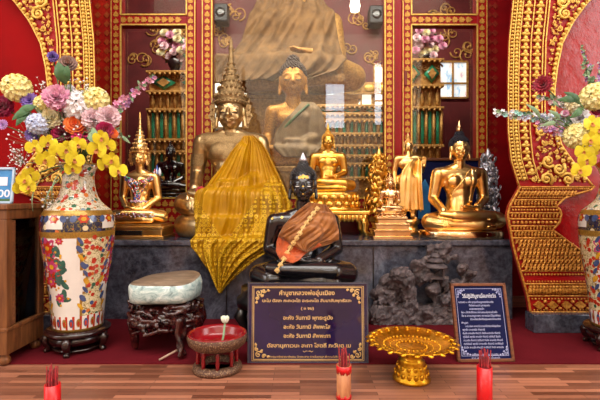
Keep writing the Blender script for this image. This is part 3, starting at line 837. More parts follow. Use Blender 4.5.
# ---- gilded arches left and right
OUT = [(-90, 516), (0, 515), (40, 511), (80, 510), (130, 510), (160, 513), (186, 521)]
INN = [(-90, 690), (-40, 632), (0, 590), (20, 575), (42, 564), (65, 559), (90, 556), (120, 557), (145, 563), (163, 576), (180, 590), (186, 595)]
LOWL = [(186, 521), (196, 516), (204, 511), (215, 508), (230, 511), (247, 514), (265, 519), (285, 525), (300, 529), (313, 531)]
LOWR = [(186, 595), (190, 591), (197, 566), (206, 557), (212, 562), (222, 560), (230, 553), (239, 565), (252, 583), (268, 592), (285, 598), (300, 602), (313, 604)]
def arch(side, shift, label):
    def X(px): return side * (px + shift - 300) * YA / F
    def Z(py): return CAMZ - (py - 200) * YA / F
    u = YA / F
    th = thing('gilded_arch', label, 'arch', (X(560), 2.85, 0))
    ys = list(range(-90, 187, 6)) + [186]
    pl = MB(); ol = [(X(interp(OUT, y)), Z(y)) for y in ys] + [(X(interp(INN, y)), Z(y)) for y in reversed(ys)]
    pl.prism(ol, YA + .02, 2.765); pl.build('arch_panel', 'red', th)
    g = MB()
    bead = lambda px, py, r, d=0: g.bead((X(px), YA + .015 - d, Z(py)), r * u)
    g.tube([(X(interp(OUT, y)), YA + .02, Z(y)) for y in ys], .8 * u, 6); g.tube([(X(interp(INN, y)), YA + .02, Z(y)) for y in ys], 1.3 * u, 6)
    lim = lambda y: interp(INN, y) - 7
    for d in (4, 9.5, 21, 33, 36):
        run = [y for y in range(-90, 182, 3) if interp(OUT, y) + d < lim(y) and not (d > 22 and y > 122)]
        if len(run) > 2: g.tube([(X(interp(OUT, y) + d), YA + .012, Z(y)) for y in run], .75 * u, 5)
    y = -88
    while y < 180:
        o = interp(OUT, y)
        bead(o + 2, y, 1.5); bead(o + 6.7, y, 2.0, .004); bead(o + 6.7, y + 1.8, .8)
        y += 3.6
    y = -86
    while y < 176:
        o = interp(OUT, y)
        for d, s in ((15.2, 1.0), (27, 1.0)):
            if o + d + 4 < lim(y) and not (d > 20 and y > 120):
                c = (X(o + d), YA + .012, Z(y))
                g.ell(c, (4.8 * u * s, 2.2 * u, 2.1 * u), n=8, m=5); g.ell((c[0], c[1] - .006, c[2] + 2.2 * u), (2.2 * u, 2.0 * u, 2.9 * u), n=6, m=5)
        y += 7
    y = -86
    while y < 184:                                    # lobed inner border
        i = interp(INN, y); bead(i - 3.4, y, 2.3, .006); bead(i - 3.4, y + 2.6, 1.2, .004); y += 5
    rnd = random.Random(11); pts = []
    for k in range(12000):
        py = rnd.uniform(-88, 182); px = rnd.uniform(510, 690); o = interp(OUT, py); i = interp(INN, py)
        lo = o + 39 if py < 116 else o + 24 if py < 168 else o + 12
        r = rnd.choice((5.4, 4.4, 3.4, 2.6, 2, 1.5)) if k > 1500 else 7
        if px - r < lo or px + r > i - 6.5: continue
        if any((px - a) ** 2 + (py - b) ** 2 < (r + c) ** 2 * .74 for a, b, c in pts): continue
        pts.append((px, py, r))
        sg = rnd.choice((-1, 1)); a0 = rnd.random() * 6.28
        scroll(g, (X(px), YA + .008, Z(py)), r * u * .95, 1.5, a0, sg, r * u * .26, 12)
        for q in range(3):
            a = a0 + q * 2.1; g.ell((X(px) + r * u * .95 * math.cos(a), YA + .012, Z(py) + r * u * .95 * math.sin(a)), (r * u * .34, r * u * .2, r * u * .16), Euler((0, -a, 0)), 6, 4)
    for k in range(5000):                             # small leaves fill the ground between the curls
        py = rnd.uniform(-88, 182); px = rnd.uniform(510, 690); o = interp(OUT, py); i = interp(INN, py); r = rnd.uniform(1.1, 1.9)
        lo = o + 38.5 if py < 116 else o + 23 if py < 168 else o + 11
        if px - r < lo or px + r > i - 5.5 or any((px - a) ** 2 + (py - b) ** 2 < (r + c) ** 2 * .8 for a, b, c in pts): continue
        pts.append((px, py, r)); g.ell((X(px), YA + .014, Z(py)), (r * u, r * u * .7, r * u * .55), Euler((0, rnd.random() * 3.1, 0)), 6, 4)
    g.build('gilt_carving', 'gold_carv', th)
    # pedestal with flaring mouldings
    ys2 = list(range(186, 313, 4)) + [313]
    pl = MB(); ol = [(X(interp(LOWL, y)), Z(y)) for y in ys2] + [(X(interp(LOWR, y)), Z(y)) for y in reversed(ys2)]
    pl.prism(ol, YA + .01, 2.765); pl.build('pedestal', 'red', th)
    g = MB()
    for tab in (LOWL, LOWR): g.tube([(X(interp(tab, y)), YA + .005, Z(y)) for y in ys2], 1.3 * u, 6)
    def row(y, kind, step, r, d=0.0, off=0):
        a, b = interp(LOWL, y) + 2.2, interp(LOWR, y) - 2.2; n = max(1, round((b - a) / step))
        for i in range(n):
            px = a + (i + .5 + off) * (b - a) / n
            if px > b: continue
            c = (X(px), YA + .002 - d, Z(y))
            if kind == 'bead': g.bead(c, r * u)
            elif kind == 'leaf': g.ell(c, (r * .52 * u, r * .5 * u, r * u), n=6, m=5); g.bead((c[0], c[1] - .006, c[2] + r * .7 * u), r * .4 * u)
            elif kind == 'slant': g.ell(c, (r * .34 * u, r * .45 * u, r * u), Euler((0, side * .6, 0)), 6, 5); g.ell(c, (r * .3 * u, r * .4 * u, r * .8 * u), Euler((0, -side * .6, 0)), 6, 5)
            elif kind == 'diamond': g.prism([(c[0] - r * u, c[2]), (c[0], c[2] - r * .8 * u), (c[0] + r * u, c[2]), (c[0], c[2] + r * .8 * u)], c[1] - .008, c[1] + .01)
    def bar(y, r=1.0): g.tube([(X(interp(LOWL, y)), YA + .004, Z(y)), (X(interp(LOWR, y)), YA + .004, Z(y))], r * u, 6)
    for y in (187, 200, 207, 213, 219, 226, 231, 238, 271, 284, 296, 312): bar(y)
    row(193.5, 'slant', 3.4, 4); row(197.5, 'bead', 2, 1); row(189, 'bead', 2.2, 1.1); row(203.5, 'leaf', 3.4, 2.6); row(210, 'bead', 3, 1.3); row(216, 'leaf', 3.6, 2.2); row(222.5, 'bead', 4, 1.8); row(228.5, 'leaf', 3.2, 2); row(234.5, 'leaf', 3.4, 2.8)
    for k, y in enumerate((241.5, 245.5, 249.5, 253.5, 257.5, 261.5, 265.5, 268.5)): row(y, 'slant', 4, 3.2, .004 * (k % 2), .5 * (k % 2))
    row(274.5, 'bead', 3, 1.2); row(281.5, 'bead', 3, 1.0); row(290, 'leaf', 3.3, 4.6, .004); row(290, 'leaf', 3.3, 3, 0, .5); row(299, 'bead', 3.2, 1.1); row(305, 'diamond', 13, 5.4, .004); row(310, 'bead', 3.2, 1)
    for dy in (301.5, 308.5): row(dy, 'bead', 13, 1.9, .003, .5)
    g.build('pedestal_carving', 'gold_shaded', th)
    b = MB(); xa, xb = X(529), X(640); b.box(((xa + xb) / 2, (2.66 + 2.77) / 2, .0645), (abs(xb - xa), .11, .117), .005); b.build('stone_base', 'stone', th)
arch(1, 0, 'gilded carved arch on the right side of the shrine with red scrollwork ground')
arch(-1, -3, 'gilded carved arch on the left side of the shrine, half hidden by the bouquet')
# ------------------------------------------------------------------ statues on and before the altar
def root_at(name, label, x, y, z, group=None): return thing(name, label, 'statue', (x, y, z), group)
# left: crowned gold Buddha with jewelled collar
r = root_at('buddha_statue', 'gold seated statue with tall spire crown and jewelled chest, leftmost on the altar', -1.219, 3.18, ALT)
m = MB(); stepped_base(m, (-1.219, 3.17, ALT), .47, .3, ((.022, 1.0), (.05, .95), (.02, .99), (.014, .9))); m.build('base', 'gold', r)
m = MB(); m.box((-1.235, 3.022, ALT + .047), (.2, .012, .034), .004); m.build('name_plaque', 'plaque', r)
S = Seat(.45, (-1.219, 3.18, ALT + .106), .955, .80, .235, .112, 'lap'); S.body(r, 'gold'); S.crown(r, 'gold', 8.3)
J = ['j_red', 'j_green', 'j_pink', 'j_blue', 'j_white', 'gold_pale']
bv = S.bvh(); m = MB(); rnd = random.Random(5)
def stick(m, S, bv, x, z, r, mi):
    q = S.T @ Vector((x, 0, z)); h = bv.ray_cast(Vector((q.x, -20, q.z)), Vector((0, 1, 0)))[0]
    if h: m.cur = mi; m.bead(h, r)
for i in range(240):
    t = rnd.random(); x = rnd.uniform(-1, 1)
    if t < .5: stick(m, S, bv, x * .23, .80 - .1 * (1 - abs(x)) - rnd.random() * .07 + .0, .0085, rnd.randrange(6))
    elif t < .8: stick(m, S, bv, x * .045, rnd.uniform(.38, .72), .007, rnd.randrange(6))
    else: s = rnd.choice((-1, 1)); stick(m, S, bv, s * lerp(.17, .05, t * 5 - 4), lerp(.72, .5, t * 5 - 4), .007, rnd.randrange(6))
for i in range(26): stick(m, S, bv, (i / 25 - .5) * .3, .37 + .01 * math.sin(i), .008, 4 if i % 2 else 2)
for i in range(60): stick(m, S, bv, rnd.uniform(-.36, .36), rnd.uniform(.12, .2), .0055, rnd.choice((4, 4, 5, 2)))
m.build('jewelled_collar', J, r)
for sd in (-1, 1):
    m = MB()
    for k, (dx, h, mi) in enumerate(((.29, .2, 3), (.335, .15, 4), (.25, .13, 0))):
        m.cur = mi; m.lathe([(.018, 0), (.03, h * .3), (.022, h * .65), (0, h)], 6, (sd * dx, .04, .80))
        m.cur = 4; m.lathe([(.008, 0), (.016, h * .3), (0, h * .6)], 6, (sd * dx, .015, .81))
    m.xf(S.T); m.build('shoulder_ornament', J, r)

# big brass Buddha with stepped crown and yellow robe
BX, BY, BW, BH = -.558, 3.36, .85, .165
r = root_at('buddha_statue', 'largest brass seated statue with stepped spire crown, draped in a yellow robe', BX, BY, ALT)
B = Seat(BW, (BX, BY, ALT + BH), .80, .705, .265, .122, 'touch', q=.9)
B.body(r, 'bronze'); B.crown(r, 'bronze_lace', 7.25)
m = MB(); m.lathe([(.42, 0), (.45, .01), (.47, .04), (.485, .08), (.475, .12), (.44, .155), (.42, .166), (0, .17)], 44, (BX, BY - .03, ALT + .001), .9, .58); m.build('base', 'bronze', r)
# chased collar: a skin over shoulders and chest
m = MB(); keep = {}
inv = B.T.inverted(); loc = [inv @ p for p in B.vs]
nb = MB(); tmp = bpy.data.meshes.new('t'); tmp.from_pydata([tuple(p) for p in B.vs], [], B.fs); tmp.update(); nrm = [v.normal.copy() for v in tmp.vertices]; bpy.data.meshes.remove(tmp)
def skin(cond, off):
    idx = {}; vs = []; fs = []
    for f in B.fs:
        if all(cond(loc[i]) for i in f):
            for i in f:
                if i not in idx: idx[i] = len(vs); vs.append(B.vs[i] + nrm[i] * off)
            fs.append([idx[i] for i in f])
    k = MB(); k.add(vs, fs); return k
skin(lambda p: .52 < p.z < .775 and abs(p.x) < .28 and p.y < .25 and p.z > .52 + .35 * abs(p.x) * (abs(p.x) > .2), .006).build('collar', 'bronze_lace', r)
for sd in (-1, 1): skin(lambda p: .46 < p.z < .58 and p.x * sd > .25, .006).build('armlet', 'bronze_lace', r)
m = MB()                                                        # garland on the right hand
g0 = P(201, 192, 3.13)
rw = thing('flower_garland', 'small red and white flower garland hanging on the hand of the largest statue', 'garland', tuple(g0))
for i in range(9):
    a = i / 9 * 2 * PI; m.bead(g0 + Vector((.028 * math.cos(a), -.01 + .01 * math.sin(a), .03 * math.sin(a))), .016)
m.build('red_ring', 'f_red', rw)
m = MB()
for i in range(7): m.bead(g0 + Vector((.012 + .007 * i, -.03, -.045 - .013 * i)), .013)
m.build('white_tassel', 'f_white', rw)
m = MB(); m.ell(g0 + Vector((.07, -.032, -.145)), (.012, .012, .028)); m.build('dark_tip', 'leaf', rw)
# robe
def rowsP(tab): return [(P(a, y, Y).z, P(a, y, Y).x, P(b, y, Y).x) for (y, a, b, Y) in tab]
bb = B.bvh()
FRY = 2.948
def alt_front(x, z): return FRY if z < ALT + .012 else BY - .03 - .58 * .485 * math.sqrt(max(0, 1 - ((x - BX) / .437) ** 2)) if z < ALT + BH and abs(x - BX) < .437 else None
robe = rowsP([(136, 244, 254, 3.33), (143, 239, 262, 3.3), (152, 231, 268, 3.27), (165, 222, 274, 3.25), (180, 209, 281, 3.22), (194, 198, 287, 3.18), (206, 195, 291, 3.12), (222, 195, 292, 3.05), (237, 193, 290, 2.97), (246, 193, 277, 2.95), (258, 202, 257, 2.95), (272, 211, 240, 2.95), (286, 218, 226, 2.95), (291, 221, 223, 2.95)])
rb = thing('robe', 'yellow gold lace robe draped over the largest brass statue and hanging over the altar edge', 'robe', (BX, 3.0, ALT))
d = drape(bb, robe, 110, 130, .016, alt_front, .012, 7, 3, 4, fold=(.034, .3, 15))
for i, f in enumerate(d.f):
    c = sum((d.v[k] for k in f), Vector()) / 4; px, py = 300 + F * c.x / c.y, 200 - F * (c.z - CAMZ) / c.y
    if py < 188 - .12 * (px - 200) + 4 * math.sin(px * .2) or py < 243 - abs(px - 226) * 1.5: d.mi[i] = 1
d.build('robe_cloth', ['robe', 'satin'], rb, solid=.004)

# gold Buddha on a stool, centre
cx, cy = .232, 3.46
r = root_at('buddha_statue', 'bright gold seated statue on a lotus stool behind the black statue', cx, cy, ALT)
m = MB()
zs0 = ALT + .2
m.box((cx, cy, zs0 - .016), (.64, .36, .03), .008); m.box((cx, cy, zs0 - .05), (.6, .33, .045), .006)
m.build('stool_top', 'gold_rich', r)
m = MB(); 
for i in range(18): m.ell((cx - .28 + i * .033, cy - .17, zs0 - .06), (.014, .01, .03), n=6, m=5)
m.build('stool_apron', 'gold_rich', r)
for sx in (-1, 1):
    for sy in (-1, 1):
        g = MB(); x, y = cx + sx * .27, cy + sy * .14
        g.tube([(x, y, zs0 - .06), (x + sx * .015, y, zs0 - .11), (x + sx * .01, y, ALT + .04), (x + sx * .035, y - .01, ALT + .002)], [.035, .03, .02, .024], 8); g.build('stool_leg', 'gold_rich', r)
m = MB(); lotus_base(m, (cx, cy, zs0), .26, .16, .15, 20); m.build('lotus_throne', 'gold_rich', r)
S = Seat(.44, (cx, cy, zs0 + .15), .80, .68, .25, .105, 'touch'); S.body(r, 'gold_rich'); S.curls(r, 'gold_rich', .45); S.flame(r, 'gold_rich', 3.35, 1.7, .26)

# small crowned Buddha
sx, sy = .672, 3.13
r = root_at('buddha_statue', 'small pale gold crowned statue on a high stepped base left of the standing figure', sx, sy, ALT)
m = MB(); stepped_base(m, (sx, sy, ALT), .28, .2, ((.02, 1.02), (.035, .94), (.014, 1.0), (.03, .85), (.014, .9), (.03, .74), (.018, .8))); m.build('base', 'gold_pale', r)
m = MB(); lotus_base(m, (sx, sy, ALT + .161), .115, .085, .03, 16, 1); m.build('lotus_throne', 'gold_pale', r)
S = Seat(.22, (sx, sy, ALT + .19), .84, .7, .25, .11, 'touch', q=1.3); S.body(r, 'gold_pale'); S.crown(r, 'gold_pale', 4.6, ears=False)

# standing Buddha
tx, ty = .895, 3.47
r = root_at('buddha_statue', 'gold standing robed statue with one raised palm beside the blue picture', tx, ty, ALT)
m = MB(); m.lathe([(.1, 0), (.105, .03), (.08, .05), (.075, .08), (.095, .1), (.09, .125), (0, .125)], 28, (tx, ty, ALT)); m.build('base', 'gold', r)
st = standing_mesh(); T = Matrix.Translation((tx, ty, ALT + .122)) @ Matrix.Scale(.66, 4); st.xf(T)
m = MB(); m.add(st.v, st.f); m.cur = 1; e = face_lines(.845, .05, 0).xf(T); m.add(e.v, e.f); m.build('body', ['gold', 'line_dark'], r)
class _H: pass
H = Seat.__new__(Seat); H.fw, H.y0, H.chin, H.T = .05, 0, .845, T
H.curls(r, 'gold', .45); H.flame(r, 'gold', 3.35, 1.6)
bs = bvh_of(st.v, st.f); c0 = Vector((tx, ty, ALT + .122))
rows = [(c0.z + .66 * z, tx - .66 * w, tx + .66 * v) for z, w, v in ((.77, -.06, .12), (.72, .02, .13), (.6, .1, .13), (.45, .12, .13), (.3, .13, .14), (.16, .15, .15), (.12, .15, .15))]
drape(bs, rows, 24, 40, .004, None, .003, 5, 2, 3).build('robe', 'gold', r, solid=.003)

# right: gold Buddha with blue curls
gx, gy = 1.232, 3.22
r = root_at('buddha_statue', 'large polished gold seated statue with dark blue curled hair on the right of the altar', gx, gy, ALT)
m = MB(); o = [(math.cos(a) * .31 * (1 + .1 * abs(math.cos(a))), math.sin(a) * .2) for a in [2 * PI * i / 40 for i in range(40)]]
m.lathe([(1.0, 0), (1.02, .006), (1.02, .05), (.99, .058), (0, .058)], 44, (gx, gy - .015, ALT), .315, .205); m.build('base', 'gold_pale', r)
S = Seat(.625, (gx, gy, ALT + .054), .845, .705, .25, .107, 'touch', q=.9); S.body(r, 'gold'); S.curls(r, 'hair_blue', .5, n=300); S.flame(r, 'gold_pale', 3.35, 1.55, .3)
m = MB()                                                         # robe edge and shoulder strap in relief
for a, b in (((.13, .77), (-.16, .40)), ((.18, .76), (.08, .34))):
    p = S.band(a, b, 0, 18); m.tube(p, .006, 6, flat=.7)
p = S.band((.155, .765), (.09, .34), 0, 18); m.tube(p, .02, 8, flat=.25); m.build('robe_fold', 'gold', r)
m = MB(); k = MB()
for s in (-1, 1):
    for zz in (.07, .15): 
        p = S.band((s * .43, zz + .02), (s * .2, zz - .01), 0, 8); m.tube(p, .005, 6)
m.build('robe_hem', 'gold', r)

# black Buddha in front
kx, ky, kw, kz = .019, 2.62, .656, .322
r = root_at('buddha_statue', 'glossy black seated statue with an orange sash in front of the altar', kx, ky, kz)
K = Seat(kw, (kx, ky, kz), .79, .615, .262, .116, 'lap', q=.85)
m = MB(); m.add(K.vs, K.fs); e = MB()
m.cur = 1
for s in (-1, 1): e.ell(K.hp(s * .43, -.965, 1.2), (.2 * K.fw, .07 * K.fw, .05 * K.fw), n=10, m=6)
e.xf(K.T); m.add(e.v, e.f); m.cur = 2; e = face_lines(K.chin, K.fw, K.y0).xf(K.T); m.add(e.v, e.f)
m.build('body', ['black', 'eye_white', 'line_dark'], r)
K.curls(r, 'black', .42, n=300, r=.085); K.flame(r, 'silver', 3.3, .8, .3)
m = MB(); bv = K.bvh(); rnd = random.Random(8)                    # gold leaf squares on brow, nose and chest
for (x, z, s) in ((-.03, .79 + 1.95 * .116, .016), (.0, .79 + 2.0 * .116, .02), (.035, .79 + 1.97 * .116, .017), (0, .79 + 1.2 * .116, .009), (.0, .79 + .62 * .116, .008), (-.12, .6, .014), (-.2, .64, .013), (-.1, .62, .01), (-.29, .63, .012)):
    q = K.T @ Vector((x, 0, z)); h = bv.ray_cast(Vector((q.x, -20, q.z)), Vector((0, 1, 0)))
    if h[0]: m.xf(Matrix.Identity(4)); st0 = m.mark(); m.box((0, 0, 0), (s * 1.2 * kw * 1.6, s * kw * 1.6, .0012)); m.xf(Matrix.Translation(h[0] + h[1] * .0008) @ h[1].to_track_quat('Z', 'Y').to_matrix().to_4x4() @ Matrix.Rotation(rnd.random(), 4, 'Z'), st0)
m.build('gold_leaf', 'gold_carv', r)
def quad(tab, Y): return [(P(a, b, Y).z, P(a, b, Y).x, P(c, e, Y).z, P(c, e, Y).x) for a, b, c, e in tab]
sash = quad([(309, 202, 327, 205), (296, 212, 335, 215), (284, 225, 339, 230), (278, 236, 339, 240), (287, 243, 330, 244), (298, 248, 318, 248), (305, 251, 309, 251)], 2.57)
sh = thing('sash', 'orange cloth sash with a gold square chain across the black statue', 'sash', tuple(P(310, 240, 2.5)))
d = drape(bv, sash, 70, 70, .02, None, .003, 3, 5, 4, fold=(.014, .8, 10)); d.build('orange_cloth', 'orange_cloth', sh, solid=.004)
und = quad([(279, 233, 312, 238), (276, 243, 322, 245), (276, 251, 308, 252), (281, 259, 293, 260)], 2.56)
du = drape(bv, und, 40, 24, .012, None, .003, 3, 6, 3, fold=(.008, .6, 9)); du.build('under_cloth', 'orange_under', sh, solid=.003)
dv = bvh_of(d.v, d.f); m = MB(); N = 13
pts = []
for i in range(N):
    t = i / (N - 1); q = P(lerp(318, 278, t ** .9), lerp(209, 268, t), 2.5)
    best = [h for h in (bvh_of(du.v, du.f).ray_cast(Vector((q.x, -20, q.z)), Vector((0, 1, 0)))[0], dv.ray_cast(Vector((q.x * (2.5 / 2.5), -20, q.z)), Vector((0, 1, 0)))[0], bv.ray_cast(Vector((q.x, -20, q.z)), Vector((0, 1, 0)))[0]) if h]
    if best: pts.append(min(best, key=lambda h: h.y) - Vector((0, .006, 0)))
for a in pts: m.box(a, (.028, .008, .026), .003, Euler((0, .75, 0))); m.bead(a - Vector((0, .005, 0)), .007)
m.tube(pts, .006, 6); m.build('gold_chain', 'gold_ink', sh)
# its black stand
st = thing('pedestal', 'black rounded wooden stand under the black statue, behind the prayer sign', 'stand', (kx, 2.62, 0))
m = MB(); m.lathe([(.95, 0), (1, .01), (1.0, .05), (.93, .07), (.93, .12), (0, .12)], 44, (kx, 2.6, .199), .41, .26); m.build('top_slab', 'ebony', st)
m = MB(); m.lathe([(.9, 0), (.95, .015), (.8, .05), (.76, .1), (.84, .15), (.9, .185), (0, .19)], 40, (kx, 2.6, .009), .41, .24); m.build('plinth', 'ebony', st)
for i in range(5):
    a = PI + PI * (i + .5) / 5; g = MB(); x, y = kx + .37 * math.cos(a), 2.6 + .225 * math.sin(a)
    g.tube([(x, y, .2), (x + .03 * math.cos(a), y + .03 * math.sin(a), .15), (x, y, .09), (x + .02 * math.cos(a), y + .02 * math.sin(a), .008)], [.035, .04, .028, .036], 8); g.build('leg', 'ebony', st)

# ---- figures inside the shrine (hidden lower parts rest on plinths)
def plinth(px, Y, z, w, d, label):
    c = P(px, 200, Y); m = MB(); t = thing('plinth', label, 'plinth', (c.x, Y, .5)); m.box((c.x, Y, (z + .5) / 2 - .03), (w, d, z - .5 - .06), .01); m.build('block', 'gold_dull', t)
    m = MB(); m.box((c.x, Y, z - .03), (w * 1.06, d * 1.04, .06), .01); m.build('top_slab', 'gold_dull', t)
ix = P(293, 0, 4.75).x
r = root_at('buddha_statue', 'dusty bronze seated statue with dark hair behind the middle glass pane', ix, 4.75, 1.2)
I = Seat(1.0, (ix, 4.75, 1.2), .81, .67, .225, .14, 'touch', q=1.2); I.body(r, 'gold_shaded'); I.curls(r, 'hair_brown', .5)
rows = [(1.2 + z, ix + a, ix + b) for z, a, b in ((.76, .1, .24), (.66, .02, .32), (.5, -.12, .36), (.36, -.2, .38), (.2, -.2, .3), (.1, -.1, .2))]
drape(I.bvh(), rows, 40, 50, .02, None, .012, 5, 4, 4).build('robe', 'old_sash', r, solid=.005)
p = I.band((.2, .74), (-.12, .42), 0, 14); m = MB(); m.tube([q - Vector((0, .04, 0)) for q in p], .016, 6); m.build('sash_edge', 'leaf', r)
plinth(293, 4.75, 1.2, 1.1, .75, 'gilt plinth under the dusty bronze statue behind the middle pane')
# large statue with faded robe, upper part outside the frame
lx, lz = P(300, 0, 5.75).x, 2.3
r = root_at('buddha_statue', 'huge gold seated statue with a faded robe, seen from the lap up behind glass', lx, 5.75, lz)
L = Seat(2.2, (lx, 5.75, lz), .3, .3, .2, .08, 'touch', q=1.5) if False else None
lb, lh, lhd, _ = seated_prims(.80, .62, .25, .08, 'touch')
v1, f1 = remesh(lb, .014, 4); v3, f3 = remesh(lhd, .006, 4); v2, f2 = remesh(lh, .008, 2)
T = Matrix.Translation((lx, 5.86, lz)) @ Matrix.Scale(1.75, 4)
m = MB(); m.add([T @ p for p in v1], f1).add([T @ p for p in v2], f2).add([T @ p for p in v3], f3); m.build('body', 'gold_dull', r)
lbv = bvh_of([T @ p for p in v1], f1)
rows = [(P(0, y, 5.4).z, P(a, y, 5.4).x, P(b, y, 5.4).x) for y, a, b in ((-60, 268, 300), (-30, 258, 318), (0, 246, 336), (25, 238, 340), (45, 226, 344), (62, 212, 346), (74, 204, 336), (84, 208, 306))]
drape(lbv, rows, 90, 60, .03, None, .02, 5, 12, 5, fold=(.06, .35, 13)).build('faded_robe', 'old_cloth', r, solid=.006)
plinth(300, 5.98, lz, 1.6, .4, 'tall gilt plinth under the huge robed statue behind the middle pane')
# dark small statue behind the left door
ax, ay = P(170, 0, 4.3).x, 4.3
r = root_at('buddha_statue', 'small dark seated statue standing behind the left glass door', ax, ay, .86)
A = Seat(.42, (ax, ay, .92), .84, .7, .25, .1, 'lap', q=1.4); A.body(r, 'black'); A.curls(r, 'black', .5, n=120); A.flame(r, 'black', 3.4, 1.3)
m = MB(); lotus_base(m, (ax, ay, .86), .22, .15, .06, 18, 1); m.build('lotus_throne', 'ebony', r)
plinth(170, 4.3, .86, .6, .5, 'plain gilt plinth under the small dark statue behind the left door')
# ------------------------------------------------------------------ teak display cabinet, far left
cxr, cy0, cy1 = -1.488, 2.13, 2.44
ct = thing('display_cabinet', 'small teak display cabinet with glass sides at the left edge beside the vase', 'cabinet', (-1.66, 2.25, 0))
W0 = -1.86
m = MB(); H = .80
m.box(((W0 + cxr) / 2, (cy0 + cy1) / 2, .815), (cxr - W0 + .02, cy1 - cy0 + .02, .03), .006); m.box(((W0 + cxr) / 2, (cy0 + cy1) / 2, .775), (cxr - W0, cy1 - cy0, .05), .004); m.build('cabinet_top', 'cab_wood', ct)
m = MB(); m.box(((W0 + cxr) / 2, (cy0 + cy1) / 2, .12), (cxr - W0, cy1 - cy0, .12), .004); m.box(((W0 + cxr) / 2, (cy0 + cy1) / 2, .19), (cxr - W0 + .012, cy1 - cy0 + .012, .02), .004); m.build('cabinet_base', 'cab_wood', ct)
for x in (W0 + .022, cxr - .022):
    for y in (cy0 + .022, cy1 - .022):
        m = MB(); m.box((x, y, .475), (.044, .044, .55), .003); m.build('corner_post', 'cab_wood', ct)
for y in (cy0 + .055,):
    m = MB(); m.box((cxr - .006, y, .475), (.012, .026, .54), .002); m.build('carved_strip', 'cab_lattice', ct)
m = MB(); m.box((cxr - .055, cy0 + .004, .475), (.02, .012, .54), .002); m.build('carved_strip', 'cab_lattice', ct)
m = MB(); m.box((cxr - .012, (cy0 + cy1) / 2, .475), (.003, cy1 - cy0 - .09, .55)); m.build('glass_pane', 'glass', ct)
m = MB(); m.box(((W0 + cxr) / 2 - .03, cy0 + .012, .475), (.26, .003, .55)); m.build('glass_pane', 'glass', ct)
for x in (W0 + .03, cxr - .03):
    for y in (cy0 + .03, cy1 - .03):
        m = MB(); m.lathe([(.02, 0), (.028, .012), (.026, .03), (.018, .045), (.024, .06)], 12, (x, y, .0065)); m.build('foot', 'cab_wood', ct)
m = MB(); m.box(((W0 + cxr) / 2, (cy0 + cy1) / 2, .46), (cxr - W0 - .06, cy1 - cy0 - .06, .008)); m.build('shelf', 'glass', ct)
b = MB(); b.box((cxr - .09, 2.25, .218), (.12, .12, .03), .006, Euler((.3, .15, .4))); b.build('red_booklet', 'red_plastic', loc=(cxr - .09, 2.25, .2), label='folded red paper lying inside the teak display cabinet', cat='paper')
# blue standing picture on the cabinet
pt = thing('photo_frame', 'light blue picture in a pale frame standing on the teak cabinet', 'picture', (-1.56, 2.21, .83))
m = MB(); x1 = P(12.5, 0, 2.18).x; x0 = x1 - .17; z0, z1 = .831, 1.022
T = Matrix.Translation((0, 2.18, .831)) @ Matrix.Rotation(-.12, 4, 'X') @ Matrix.Translation((0, 0, -.831))
fr = MB()
for c, d in ((((x0 + x1) / 2, 0, z0 + .006), (x1 - x0, .012, .012)), (((x0 + x1) / 2, 0, z1 - .006), (x1 - x0, .012, .012)), ((x0 + .006, 0, (z0 + z1) / 2), (.012, .012, z1 - z0)), ((x1 - .006, 0, (z0 + z1) / 2), (.012, .012, z1 - z0))): fr.box(c, d, .002)
fr.xf(T); fr.build('frame', M('pale blue frame', '#b9cde0', '#a3bbd3', 9, .4), pt)
m.box(((x0 + x1) / 2, .003, (z0 + z1) / 2), (x1 - x0 - .02, .004, z1 - z0 - .02)); m.xf(T); m.build('print', 'blue_print', pt)
m = MB(); vs, fs = text_mesh('100', .055, .085, bold=.02); m.add([p + Vector((x1 - .06, 0, z0 + .035)) for p in vs], fs)
m.prism([(x1 - .1, z0 + .095), (x1 - .035, z0 + .095), (x1 - .035, z0 + .14), (x1 - .1, z0 + .14)], -.0005, 0); m.xf(T); m.build('lettering', 'white_ink', pt)
m = MB(); m.prism([(x1 - .16, z0 + .012), (x1 - .012, z0 + .012), (x1 - .012, z0 + .026), (x1 - .16, z0 + .024)], -.0006, 0); m.xf(T); m.build('print_border', 'leaf', pt)
m = MB(); m.box(((x0 + x1) / 2, 2.235, .885), (.03, .006, .12), 0, Euler((.45, 0, 0))); m.build('easel_leg', 'ebony', pt)

